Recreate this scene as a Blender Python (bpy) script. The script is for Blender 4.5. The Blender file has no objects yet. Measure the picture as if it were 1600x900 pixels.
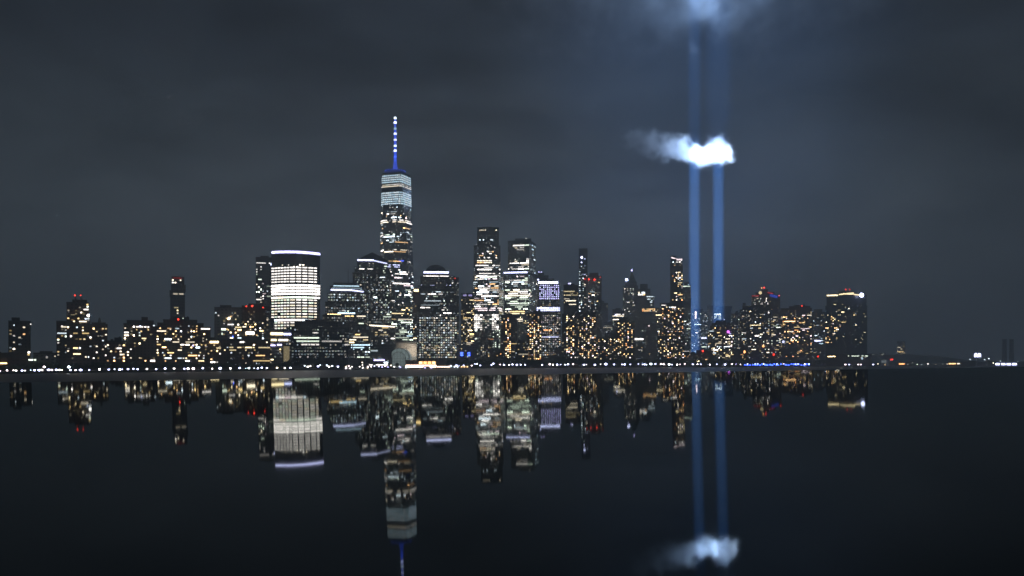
import bpy, bmesh, math, random
from mathutils import Vector, Matrix

sc = bpy.context.scene
COL = sc.collection
R = math.radians

# ------------------------------------------------------------------ camera
F = 1380.0            # focal length in photo pixels (photo is 1600 wide)
CX, HY = 800.0, 566.0 # column straight ahead, row of the true horizon
H = 9.0               # camera height above the river
cam_d = bpy.data.cameras.new('camera'); cam = bpy.data.objects.new('camera', cam_d); COL.objects.link(cam)
cam.location = (0, 0, H); cam.rotation_euler = (R(90), 0, 0)
cam_d.sensor_width = 36; cam_d.lens = 36 * F / 1600; cam_d.shift_y = (HY - 450) / 1600
cam_d.clip_start = 0.1; cam_d.clip_end = 60000
sc.camera = cam

def U_(px): return (px - CX) / F
# ------------------------------------------------------------------ world: cloudy night sky lit from below by the city
w = bpy.data.worlds.new('World'); sc.world = w; w.use_nodes = True
nt = w.node_tree; N = nt.nodes; L = nt.links
bg = N['Background']
tc = N.new('ShaderNodeTexCoord'); sep = N.new('ShaderNodeSeparateXYZ'); L.new(tc.outputs['Generated'], sep.inputs[0])
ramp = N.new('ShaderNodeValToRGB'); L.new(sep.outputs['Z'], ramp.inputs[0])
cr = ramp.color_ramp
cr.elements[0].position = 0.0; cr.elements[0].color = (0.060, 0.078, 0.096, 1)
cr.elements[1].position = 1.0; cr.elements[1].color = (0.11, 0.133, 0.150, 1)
for p, c in ((0.06, (0.070, 0.088, 0.104)), (0.12, (0.066, 0.083, 0.100)), (0.20, (0.045, 0.058, 0.072)), (0.32, (0.020, 0.027, 0.039)), (0.42, (0.016, 0.021, 0.032)), (0.60, (0.085, 0.103, 0.12))):  # stops overhead, out of view, are raised to brighten the ambient light
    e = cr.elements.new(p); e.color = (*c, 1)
def wnoise(scale, zs, seed, det=4):
    mp = N.new('ShaderNodeMapping'); mp.inputs['Scale'].default_value = (1, 1, zs); mp.inputs['Location'].default_value = (seed, 0, 0)
    L.new(tc.outputs['Generated'], mp.inputs[0])
    n = N.new('ShaderNodeTexNoise'); n.inputs['Scale'].default_value = scale; n.inputs['Detail'].default_value = det
    n.inputs['Roughness'].default_value = 0.5
    L.new(mp.outputs[0], n.inputs['Vector']); return n
def wmath(op, a, b, clamp=False):
    m = N.new('ShaderNodeMath'); m.operation = op; m.use_clamp = clamp
    for i, v in enumerate((a, b)):
        if hasattr(v, 'links'): L.new(v, m.inputs[i])
        else: m.inputs[i].default_value = v
    return m.outputs[0]
n1 = wnoise(2.6, 2.2, 3.1); n2 = wnoise(7.0, 2.6, 9.7)
a = wmath('MULTIPLY', n1.outputs['Fac'], 2.2)
b = wmath('MULTIPLY', n2.outputs['Fac'], 1.7)
fac = wmath('MAXIMUM', wmath('ADD', wmath('ADD', a, b), -0.98), 0.4)
# the city's glow on the cloud falls off to both sides of downtown
side = wmath('ABSOLUTE', wmath('SUBTRACT', sep.outputs['X'], 0.02), 0.0)
side = wmath('SUBTRACT', 1.10, wmath('MULTIPLY', wmath('MULTIPLY', side, side), 2.0))
side = wmath('MAXIMUM', side, 0.45)
fac = wmath('MULTIPLY', fac, side)
vm = N.new('ShaderNodeVectorMath'); vm.operation = 'SCALE'
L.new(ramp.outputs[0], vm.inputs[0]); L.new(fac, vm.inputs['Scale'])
# blue glow of the two beams, added into the sky colour round them
gv = Vector((U_(1095), 1, (HY - 150) / F)).normalized()
sb = N.new('ShaderNodeVectorMath'); sb.operation = 'SUBTRACT'; L.new(tc.outputs['Generated'], sb.inputs[0]); sb.inputs[1].default_value = gv
ml = N.new('ShaderNodeVectorMath'); ml.operation = 'MULTIPLY'; L.new(sb.outputs[0], ml.inputs[0]); ml.inputs[1].default_value = (1.0, .7, .62)
le = N.new('ShaderNodeVectorMath'); le.operation = 'LENGTH'; L.new(ml.outputs[0], le.inputs[0])
gm = N.new('ShaderNodeMapRange'); gm.interpolation_type = 'SMOOTHERSTEP'; L.new(le.outputs['Value'], gm.inputs['Value'])
gm.inputs['From Min'].default_value = .27; gm.inputs['From Max'].default_value = 0; gm.inputs['To Min'].default_value = 0; gm.inputs['To Max'].default_value = 1
gf = wmath('MULTIPLY', gm.outputs[0], wmath('ADD', wmath('MULTIPLY', n1.outputs['Fac'], 1.6), 0.2))
gc = N.new('ShaderNodeVectorMath'); gc.operation = 'SCALE'; gc.inputs[0].default_value = (.012, .031, .078); L.new(gf, gc.inputs['Scale'])
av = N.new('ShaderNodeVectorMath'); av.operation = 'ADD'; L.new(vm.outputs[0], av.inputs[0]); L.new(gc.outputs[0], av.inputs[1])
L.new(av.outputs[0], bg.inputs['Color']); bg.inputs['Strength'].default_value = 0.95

# ------------------------------------------------------------------ render settings
sc.render.engine = 'CYCLES'
cy = sc.cycles
cy.use_denoising = True; cy.denoiser = 'OPENIMAGEDENOISE'
cy.max_bounces = 12; cy.diffuse_bounces = 2; cy.glossy_bounces = 3; cy.transmission_bounces = 2; cy.transmission_bounces = 2; cy.volume_bounces = 12
cy.transparent_max_bounces = 16
cy.sample_clamp_indirect = 30.0
cy.pixel_filter_type = 'BLACKMAN_HARRIS'; cy.filter_width = 1.55
sc.view_settings.view_transform = 'Standard'; sc.view_settings.look = 'None'
sc.view_settings.gamma = 1; sc.view_settings.exposure = 0; sc.view_settings.use_curve_mapping = False

# ------------------------------------------------------------------ helpers
rnd = random.Random(11)
def interp(pts, x):
    if x <= pts[0][0]: return pts[0][1]
    for (x0, y0), (x1, y1) in zip(pts, pts[1:]):
        if x <= x1: return y0 + (y1 - y0) * (x - x0) / (x1 - x0)
    return pts[-1][1]
SHORE = [(-400, 560), (0, 671), (350, 857), (700, 1200), (900, 1420), (1200, 1760), (1372, 1960)]
def shore(px): return interp(SHORE, px)
def U(px): return (px - CX) / F
def zpx(py, D): return H + (HY - py) / F * D
def P(px, py, D): return Vector((U(px) * D, D, zpx(py, D)))
GZ = 1.5   # level of the island's esplanade above the river

def link(o): COL.objects.link(o); return o
def empty(name, loc=(0, 0, 0)):
    o = bpy.data.objects.new(name, None); o.location = loc; o.empty_display_size = 2; return link(o)
def tag(o, label=None, cat=None, group=None, kind=None):
    if label: o['label'] = label
    if cat: o['category'] = cat
    if group: o['group'] = group
    if kind: o['kind'] = kind
    return o

class MB:
    """collects polygons in world space; build() links them as one mesh object under a parent"""
    def __init__(s): s.v = []; s.f = []; s.m = []; s.mats = []; s.smooth = False
    def mi(s, m):
        if m not in s.mats: s.mats.append(m)
        return s.mats.index(m)
    def add(s, vs, fs, m):
        k = len(s.v); s.v += [tuple(v) for v in vs]; i = s.mi(m)
        for f in fs: s.f.append(tuple(k + j for j in f)); s.m.append(i)
    def prism(s, plan, z0, z1, m, plan2=None):
        n = len(plan); plan2 = plan2 or plan
        vs = [(p[0], p[1], z0) for p in plan] + [(p[0], p[1], z1) for p in plan2]
        fs = [(i, (i + 1) % n, (i + 1) % n + n, i + n) for i in range(n)]
        fs += [tuple(range(n - 1, -1, -1)), tuple(range(n, 2 * n))]
        s.add(vs, fs, m)
    def box(s, c, sz, m, rz=0):
        cx, cy_, cz = c; hx, hy, hz = sz[0] / 2, sz[1] / 2, sz[2] / 2
        ca, sa = math.cos(rz), math.sin(rz)
        plan = [(cx + x * ca - y * sa, cy_ + x * sa + y * ca) for x, y in ((-hx, -hy), (hx, -hy), (hx, hy), (-hx, hy))]
        s.prism(plan, cz - hz, cz + hz, m)
    def tube(s, a, b, r0, r1, m, n=8):
        a = Vector(a); b = Vector(b); d = (b - a).normalized()
        x = d.orthogonal().normalized(); y = d.cross(x)
        vs = []
        for c, r in ((a, r0), (b, r1)):
            vs += [c + x * r * math.cos(t) + y * r * math.sin(t) for t in (2 * math.pi * i / n for i in range(n))]
        fs = [(i, (i + 1) % n, (i + 1) % n + n, i + n) for i in range(n)] + [tuple(range(n - 1, -1, -1)), tuple(range(n, 2 * n))]
        s.add(vs, fs, m)
    def lathe(s, c, prof, m, n=16):
        vs = []
        for r, z in prof: vs += [(c[0] + r * math.cos(t), c[1] + r * math.sin(t), c[2] + z) for t in (2 * math.pi * i / n for i in range(n))]
        fs = []
        for k in range(len(prof) - 1):
            for i in range(n):
                j = (i + 1) % n; fs.append((k * n + i, k * n + j, (k + 1) * n + j, (k + 1) * n + i))
        fs += [tuple(range(n - 1, -1, -1)), tuple((len(prof) - 1) * n + i for i in range(n))]
        s.add(vs, fs, m)
    def ball(s, c, r, m, n=8):
        s.lathe(c, [(max(r * math.sin(math.pi * k / 6), r * 0.02), -r * math.cos(math.pi * k / 6)) for k in range(7)], m, n)
    def build(s, name, parent=None):
        me = bpy.data.meshes.new(name)
        off = parent_world(parent) if parent else Vector((0, 0, 0))
        me.from_pydata([(v[0] - off.x, v[1] - off.y, v[2] - off.z) for v in s.v], [], s.f)
        for m in s.mats: me.materials.append(m)
        me.polygons.foreach_set('material_index', s.m)
        if s.smooth: me.polygons.foreach_set('use_smooth', [True] * len(s.f))
        me.update()
        o = link(bpy.data.objects.new(name, me))
        if parent: o.parent = parent
        return o
def parent_world(p):
    v = Vector((0, 0, 0))
    while p: v += Vector(p.location); p = p.parent
    return v

# ------------------------------------------------------------------ materials
def newmat(name):
    m = bpy.data.materials.new(name); m.use_nodes = True; return m
def plain(name, col, rough=0.7, metal=0.0, var=0.25, scale=0.15):
    m = newmat(name); n = m.node_tree.nodes; l = m.node_tree.links; b = n['Principled BSDF']
    g = n.new('ShaderNodeNewGeometry'); t = n.new('ShaderNodeTexNoise'); t.inputs['Scale'].default_value = scale; t.inputs['Detail'].default_value = 4
    l.new(g.outputs['Position'], t.inputs['Vector'])
    r = n.new('ShaderNodeValToRGB'); l.new(t.outputs['Fac'], r.inputs[0])
    r.color_ramp.elements[0].position = 0.3; r.color_ramp.elements[1].position = 0.7
    r.color_ramp.elements[0].color = (*[c * (1 - var) for c in col], 1); r.color_ramp.elements[1].color = (*[min(1, c * (1 + var)) for c in col], 1)
    l.new(r.outputs[0], b.inputs['Base Color']); b.inputs['Roughness'].default_value = rough; b.inputs['Metallic'].default_value = metal
    return m
def facade(name, wall, glass, cw, fh, mort, rw=0.75, rg=0.25, metal=0.0):
    """wall with a grid of unlit panes, measured in metres round the building"""
    m = newmat(name); n = m.node_tree.nodes; l = m.node_tree.links; b = n['Principled BSDF']
    g = n.new('ShaderNodeNewGeometry')
    c = n.new('ShaderNodeVectorMath'); c.operation = 'CROSS_PRODUCT'; c.inputs[1].default_value = (0, 0, 1); l.new(g.outputs['True Normal'], c.inputs[0])
    nn = n.new('ShaderNodeVectorMath'); nn.operation = 'NORMALIZE'; l.new(c.outputs[0], nn.inputs[0])
    d = n.new('ShaderNodeVectorMath'); d.operation = 'DOT_PRODUCT'; l.new(nn.outputs[0], d.inputs[0]); l.new(g.outputs['Position'], d.inputs[1])
    s = n.new('ShaderNodeSeparateXYZ'); l.new(g.outputs['Position'], s.inputs[0])
    k = n.new('ShaderNodeCombineXYZ'); l.new(d.outputs['Value'], k.inputs[0]); l.new(s.outputs['Z'], k.inputs[1])
    t = n.new('ShaderNodeTexBrick'); t.offset = 0; t.inputs['Scale'].default_value = 1; t.inputs['Brick Width'].default_value = cw
    t.inputs['Row Height'].default_value = fh; t.inputs['Mortar Size'].default_value = mort; t.inputs['Mortar Smooth'].default_value = 0.1
    t.inputs['Color1'].default_value = (*glass, 1); t.inputs['Color2'].default_value = (*[x * 1.9 for x in glass], 1); t.inputs['Mortar'].default_value = (*wall, 1)
    l.new(k.outputs[0], t.inputs['Vector']); 
    no = n.new('ShaderNodeTexNoise'); no.inputs['Scale'].default_value = 0.05; no.inputs['Detail'].default_value = 5; l.new(g.outputs['Position'], no.inputs['Vector'])
    mx = n.new('ShaderNodeMix'); mx.data_type = 'RGBA'; mx.blend_type = 'MULTIPLY'; mx.inputs['Factor'].default_value = 0.5
    l.new(t.outputs['Color'], mx.inputs['A']); l.new(no.outputs['Color'], mx.inputs['B']); l.new(mx.outputs['Result'], b.inputs['Base Color'])
    rr = n.new('ShaderNodeMapRange'); rr.inputs['To Min'].default_value = rg; rr.inputs['To Max'].default_value = rw; l.new(t.outputs['Fac'], rr.inputs['Value'])
    l.new(rr.outputs[0], b.inputs['Roughness'])
    return m
M = {
 'glass':  facade('dark_glass_facade', (0.10, 0.12, 0.14), (0.030, 0.038, 0.048), 3.0, 3.8, 0.35, 0.5, 0.12),
 'glassb': facade('blue_glass_facade', (0.16, 0.19, 0.22), (0.040, 0.052, 0.066), 1.6, 3.9, 0.22, 0.4, 0.12),
 'brick':  facade('brown_brick_facade', (0.17, 0.11, 0.085), (0.020, 0.022, 0.026), 3.4, 3.1, 1.0, 0.85, 0.25),
 'brickd': facade('dark_brick_facade', (0.10, 0.075, 0.065), (0.018, 0.020, 0.024), 3.2, 3.0, 0.9, 0.85, 0.25),
 'stone':  facade('limestone_facade', (0.36, 0.34, 0.31), (0.03, 0.034, 0.04), 3.0, 3.6, 1.2, 0.85, 0.3),
 'granite': facade('granite_facade', (0.21, 0.19, 0.185), (0.030, 0.036, 0.044), 2.6, 3.8, 0.8, 0.6, 0.2),
 'conc':   facade('concrete_facade', (0.28, 0.28, 0.28), (0.025, 0.03, 0.036), 4.2, 3.3, 1.1, 0.85, 0.3),
 'roof':   plain('roof_plant', (0.07, 0.075, 0.08), 0.8),
 'darkroof': plain('dark_roof_metal', (0.025, 0.03, 0.032), 0.75),
 'copper': plain('copper_roof', (0.07, 0.12, 0.105), 0.65),
 'steel':  plain('steel', (0.16, 0.17, 0.18), 0.5, 0.4),
 'lightstone': plain('pale_stone', (0.42, 0.39, 0.34), 0.8),
 'paving': plain('paving', (0.14, 0.135, 0.13), 0.85),
 'quay':   plain('quay_stone', (0.06, 0.058, 0.055), 0.9),
 'bark':   plain('bark', (0.05, 0.042, 0.035), 0.9, scale=2),
 'leaf':   plain('leaf', (0.035, 0.055, 0.028), 0.75, scale=0.6, var=0.5),
 'hull':   plain('white_paint', (0.7, 0.7, 0.7), 0.4),
 'hill':   plain('wooded_hill', (0.035, 0.045, 0.03), 0.95, scale=0.02, var=0.5),
}
COLS = {'warm': (1.0, 0.58, 0.25), 'amber': (1.0, 0.70, 0.30), 'yel': (1.0, 0.80, 0.44), 'cream': (1.0, 0.86, 0.64), 'white': (1.0, 0.93, 0.86), 'green': (0.86, 1.0, 0.80),
        'cool': (0.78, 0.92, 1.0), 'ice': (0.60, 0.85, 1.0), 'pink': (1.0, 0.80, 0.84), 'violet': (0.55, 0.50, 1.0), 'blue': (0.05, 0.12, 1.0), 'red': (1.0, 0.04, 0.02), 'orange': (1.0, 0.42, 0.14), 'pinkish': (1.0, 0.66, 0.5), 'magenta': (0.75, 0.15, 1.0),
        'lav': (0.60, 0.64, 1.0)}
PAL = {'warm': ['warm', 'amber', 'amber', 'yel', 'yel', 'cream', 'cream', 'white', 'cool'],
       'res': ['amber', 'yel', 'yel', 'cream', 'cream', 'white', 'white', 'green', 'cool'],
       'office': ['cream', 'white', 'white', 'green', 'cool', 'cool', 'pink'],
       'cream': ['cream', 'white', 'white', 'green'],
       'cool': ['cool', 'cool', 'white', 'ice', 'green'],
       'pinkw': ['white', 'pink', 'cream', 'white', 'cool', 'warm'],
       'yellow': ['yel', 'amber', 'cream', 'yel'],
       'violet': ['violet', 'lav', 'lav', 'violet'],
       'ora': ['warm', 'orange', 'amber', 'warm', 'pink', 'yel', 'cream'],
       'ice': ['ice', 'cool'], 'dimc': ['cool', 'white', 'green', 'cool', 'cream'], 'dim': ['cream', 'white', 'green', 'cool']}
EM = {}
def em(col, s):
    s = max(0.06, (round(s * 12) / 12 if s < 1 else round(s * 4) / 4) if s < 4 else round(s)); k = (col, s)
    if k not in EM:
        m = newmat('lit_%s' % col); n = m.node_tree.nodes; l = m.node_tree.links; b = n['Principled BSDF']
        b.inputs['Base Color'].default_value = (0.1, 0.1, 0.1, 1); b.inputs['Emission Color'].default_value = (*COLS[col], 1)
        b.inputs['Emission Strength'].default_value = s; b.inputs['Roughness'].default_value = 0.4
        m.cycles.emission_sampling = 'NONE'; EM[k] = m
    return EM[k]

# ------------------------------------------------------------------ river, mirror slab and land (structure)
def water_mat(name, base, rough, ior, bscale, bstr, aniso_scale=(1, 1, 1), det=4):
    m = newmat(name); n = m.node_tree.nodes; l = m.node_tree.links; b = n['Principled BSDF']
    b.inputs['Base Color'].default_value = (*base, 1); b.inputs['Roughness'].default_value = rough; b.inputs['IOR'].default_value = ior
    g = n.new('ShaderNodeNewGeometry'); mp = n.new('ShaderNodeMapping'); mp.inputs['Scale'].default_value = aniso_scale
    l.new(g.outputs['Position'], mp.inputs[0])
    t = n.new('ShaderNodeTexNoise'); t.inputs['Scale'].default_value = bscale; t.inputs['Detail'].default_value = det; l.new(mp.outputs[0], t.inputs['Vector'])
    bp = n.new('ShaderNodeBump'); bp.inputs['Strength'].default_value = bstr; bp.inputs['Distance'].default_value = 0.3
    l.new(t.outputs['Fac'], bp.inputs['Height']); l.new(bp.outputs[0], b.inputs['Normal'])
    return m
river_m = water_mat('river_water', (0.012, 0.018, 0.022), 0.42, 1.333, 0.35, 0.5)
mb = MB(); W = 7000
mb.add([(-W, -300, 0), (W, -300, 0), (W, W, 0), (-W, W, 0)], [(0, 1, 2, 3)], river_m)
tag(mb.build('river'), kind='structure')

slab_m = newmat('mirror_slab'); n = slab_m.node_tree.nodes; l = slab_m.node_tree.links
n.remove(n['Principled BSDF']); out = n['Material Output']
gs = n.new('ShaderNodeBsdfGlossy'); gs.inputs['Roughness'].default_value = 0.026; fr = n.new('ShaderNodeFresnel'); fr.inputs['IOR'].default_value = 1.33
ma = n.new('ShaderNodeMath'); ma.operation = 'MULTIPLY_ADD'; ma.inputs[1].default_value = 0.44; ma.inputs[2].default_value = 0.012; l.new(fr.outputs[0], ma.inputs[0])
cb = n.new('ShaderNodeMix'); cb.data_type = 'RGBA'; cb.inputs['A'].default_value = (0, 0, 0, 1); cb.inputs['B'].default_value = (.96, 1, .98, 1)
l.new(ma.outputs[0], cb.inputs['Factor']); l.new(cb.outputs['Result'], gs.inputs['Color'])
g = n.new('ShaderNodeNewGeometry'); mp = n.new('ShaderNodeMapping'); mp.inputs['Scale'].default_value = (1, .35, 1); l.new(g.outputs['Position'], mp.inputs[0])
t = n.new('ShaderNodeTexNoise'); t.inputs['Scale'].default_value = 1.3; t.inputs['Detail'].default_value = 3; l.new(mp.outputs[0], t.inputs['Vector'])
bp = n.new('ShaderNodeBump'); bp.inputs['Strength'].default_value = 0.004; bp.inputs['Distance'].default_value = 0.05; l.new(t.outputs['Fac'], bp.inputs['Height']); l.new(bp.outputs[0], gs.inputs['Normal'])
df = n.new('ShaderNodeBsdfDiffuse'); df.inputs['Color'].default_value = (.010, .013, .016, 1)
ad = n.new('ShaderNodeAddShader'); l.new(gs.outputs[0], ad.inputs[0]); l.new(df.outputs[0], ad.inputs[1]); l.new(ad.outputs[0], out.inputs['Surface'])
# a slightly tilted glossy slab, not water, in front of the lens: nearly level, 1.5 m below the camera
def sz(x, y): return H - 1.5 + 0.00909 * y + 0.0155 * x
mb = MB(); X = 120; Y0, Y1 = -20, 64.6
top = [(-X, Y0, sz(-X, Y0)), (X, Y0, sz(X, Y0)), (X, Y1, sz(X, Y1)), (-X, Y1, sz(-X, Y1))]
mb.add(top + [(x, y, z - 0.25) for x, y, z in top], [(0, 1, 2, 3), (7, 6, 5, 4), (0, 4, 5, 1), (1, 5, 6, 2), (2, 6, 7, 3), (3, 7, 4, 0)], slab_m)
tag(mb.build('mirror_slab'), kind='structure')

# the island: quay wall and esplanade following the oblique shoreline
front = [(-900, 480)] + [(px, shore(px)) for px in range(-400, 1361, 40)] + [(1372, 1960)]
plan = [(U(p) * d, d) for p, d in front] + [(U(1365) * 2600, 2600), (U(1345) * 4200, 4200), (-6500, 4200), (-6500, 480)]
mb = MB(); mb.prism(plan, -1, GZ, M['paving'])
tag(mb.build('ground'), kind='structure')
mb = MB()
q = [(U(p) * d, d - 0.6) for p, d in front[1:]] + [(U(p) * d, d + 0.6) for p, d in reversed(front[1:])]
mb.prism(q, -1, GZ + 0.4, M['quay'])
tag(mb.build('quay'), kind='structure')

# far shore on the right, with a low wooded hill
hx = [(1330, 560.5), (1345, 558), (1360, 555.5), (1385, 553.6), (1420, 554), (1455, 556), (1480, 558.2), (1500, 561), (1520, 563.3), (1560, 564.3), (1620, 564.6), (1800, 564.2)]
mb = MB(); vs = []; D0 = 2600
for i, (px, py) in enumerate(hx):
    for k, (dd, f) in enumerate(((0, 0.0), (90, 0.62), (250, 1.0), (500, 0.7), (800, 0.0))):
        zz = -0.5 if f == 0 else zpx(py + (1 - f) * 3, D0 + dd) + rnd.uniform(-1.5, 1.5)
        vs.append((U(px) * (D0 + dd), D0 + dd, zz))
fs = [(i * 5 + k, (i + 1) * 5 + k, (i + 1) * 5 + k + 1, i * 5 + k + 1) for i in range(len(hx) - 1) for k in range(4)]
mb.add(vs, fs, M['hill']); tag(mb.build('hill'), kind='structure')
mb = MB(); mb.prism([(U(a) * d, d) for a, d in ((1380, 2590), (1900, 2590), (1900, 2800), (1380, 2800))], -1, 3.0, M['quay'])
tag(mb.build('far_shore'), kind='structure')
mb = MB(); mb.prism([(-6000, 4300), (U(1340) * 4300, 4300), (U(1340) * 6500, 6500), (-6000, 6500)], -1, 10.0, M['hill'])
tag(mb.build('far_land'), kind='structure')

# ------------------------------------------------------------------ buildings
def ray_line(px, A, d):
    """point where the sight line through column px meets the plan line A + t d"""
    u = U(px); t = (u * A[1] - A[0]) / (d[0] - u * d[1]); return (A[0] + t * d[0], A[1] + t * d[1])
def plan_rect(xl, xr, D, depth):
    c = ((U(xl) + U(xr)) / 2 * D, D); v = Vector(c).normalized(); wv = (v.y, -v.x)
    a = ray_line(xl, c, wv); b = ray_line(xr, c, wv)
    return [a, b, (b[0] + v.x * depth, b[1] + v.y * depth), (a[0] + v.x * depth, a[1] + v.y * depth)]
def plan_split(xl, xm, xr, D, th):
    th = R(th); ul, um, ur = U(xl), U(xm), U(xr); X = um * D
    a = (X - ul * D) / (math.cos(th) + ul * math.sin(th)); b = (ur * D - X) / (math.sin(th) - ur * math.cos(th))
    m_ = (X, D); l_ = (X - a * math.cos(th), D + a * math.sin(th)); r_ = (X + b * math.sin(th), D + b * math.cos(th))
    return [l_, m_, r_, (l_[0] + r_[0] - X, l_[1] + r_[1] - D)]
def plan_bow(xl, xr, D, bow, depth, n=8):
    fr = []
    for i in range(n + 1):
        t = i / n; px = xl + (xr - xl) * t; d = D + bow * (2 * t - 1) ** 2; fr.append((U(px) * d, d))
    v = Vector(((U(xl) + U(xr)) / 2, 1)).normalized()
    return fr + [(fr[-1][0] + v.x * depth, fr[-1][1] + v.y * depth), (fr[0][0] + v.x * depth, fr[0][1] + v.y * depth)]
def inset(plan, k):
    cx = sum(p[0] for p in plan) / len(plan); cy_ = sum(p[1] for p in plan) / len(plan)
    return [(cx + (p[0] - cx) * k, cy_ + (p[1] - cy_) * k) for p in plan]

def Z(y0, y1, x0=None, x1=None, r=1.0, p=0.3, n=2, pal='res', s=1.6, cw=3.2, fh=3.5, wf=0.62, hf=0.5, side=1.0):
    return dict(y0=y0, y1=y1, x0=x0, x1=x1, r=r, p=p, n=n, pal=pal, s=s, cw=cw, fh=fh, wf=wf, hf=hf, side=side)
def lit_runs(poly_at, D, zones, seed):
    """all runs of lit panes: lists of (panes, material, size)"""
    rg = random.Random(seed); out = []
    for z in zones:
        za, zb = zpx(z['y1'], D), zpx(z['y0'], D)
        nf = max(1, int(round((zb - za) / z['fh'])))
        fh = z['fh'] if nf > 1 else max(0.5, zb - za)
        for fl in range(nf):
            if rg.random() > z['r']: continue
            zc = za + (fl + 0.5) * fh
            rowk = rg.uniform(0.65, 1.25) if z['p'] < .85 else rg.uniform(.9, 1.1); rowc = rg.choice(PAL.get(z['pal'], [z['pal']]))
            plan = poly_at(zc)
            if not plan: continue
            nseg = len(plan)
            for i in range(nseg):
                a = Vector(plan[i]); b = Vector(plan[(i + 1) % nseg]); e = b - a; ln = e.length
                if ln < 1.5: continue
                e /= ln; nr = Vector((e.y, -e.x)); mid = (a + b) / 2
                cosv = -nr.dot(mid.normalized())
                if cosv < 0.12: continue
                nc = max(1, int(ln / z['cw'])); cw = ln / nc; c = 0
                dens = z['p'] * (1 if z['p'] > .8 else .8) * (z['side'] if i and nseg == 4 and i != 0 and z['side'] != 1 else 1)
                while c < nc:
                    if rg.random() > dens / max(1, z['n'] * (1 - dens) + dens): c += 1; continue
                    run = min(nc - c, max(1, int(rg.expovariate(1 / (z['n'] if z['n'] > 2 else 1.1)) + 0.7))) if z['n'] > 1 else 1
                    col = rowc if (rg.random() < 0.5 and z['n'] > 1.5) else rg.choice(PAL.get(z['pal'], [z['pal']]))
                    sx = z['s'] * rowk * (rg.choice((0.3, 0.5, 0.8, 1.2, 2.6)) if z['p'] < .85 else rg.choice((.8, 1.0, 1.15)))
                    panes = []
                    for k in range(run):
                        cc = a + e * ((c + k + 0.5) * cw)
                        pxx = CX + F * cc.x / cc.y
                        if z['x0'] is not None and pxx < z['x0']: continue
                        if z['x1'] is not None and pxx > z['x1']: continue
                        hw = cw * z['wf'] / 2; hh = fh * z['hf'] / 2
                        if z['wf'] == .62: hw *= .82; hh *= .85
                        panes.append((cc - e * hw, cc + e * hw))
                    if panes:
                        p0 = panes[0][0] + nr * 0.05; p1 = panes[-1][1] + nr * 0.05; p2 = p1 + nr * 0.25; p3 = p0 + nr * 0.25
                        sx *= (1.9 if z['n'] > 1 or z['s'] > .6 else 1.15) if z['wf'] == .62 else 1.15
                        out.append(([([(p3.x, p3.y), (p2.x, p2.y), (p1.x, p1.y), (p0.x, p0.y)], zc - hh, zc + hh)], em(col, sx), len(panes) * sx))
                    c += run + (1 if z['n'] <= 2 and z['p'] < .8 and rg.random() < .5 else 0)
    return out
FULL = [(0, 1, 2, 3), (4, 5, 6, 7)]
def put_windows(runs, root, cap=100):
    runs = sorted(runs, key=lambda r: -r[2])
    for panes, m, _ in runs[:cap]:
        b = MB()
        for pl, z0, z1 in panes: b.prism(pl, z0, z1, m)
        b.build('lit_window', root)
    if len(runs) > cap:
        b = MB()
        for panes, m, _ in runs[cap:]:
            for pl, z0, z1 in panes: b.prism(pl, z0, z1, m)
        tag(b.build('window_lights', root), kind='stuff')

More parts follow.
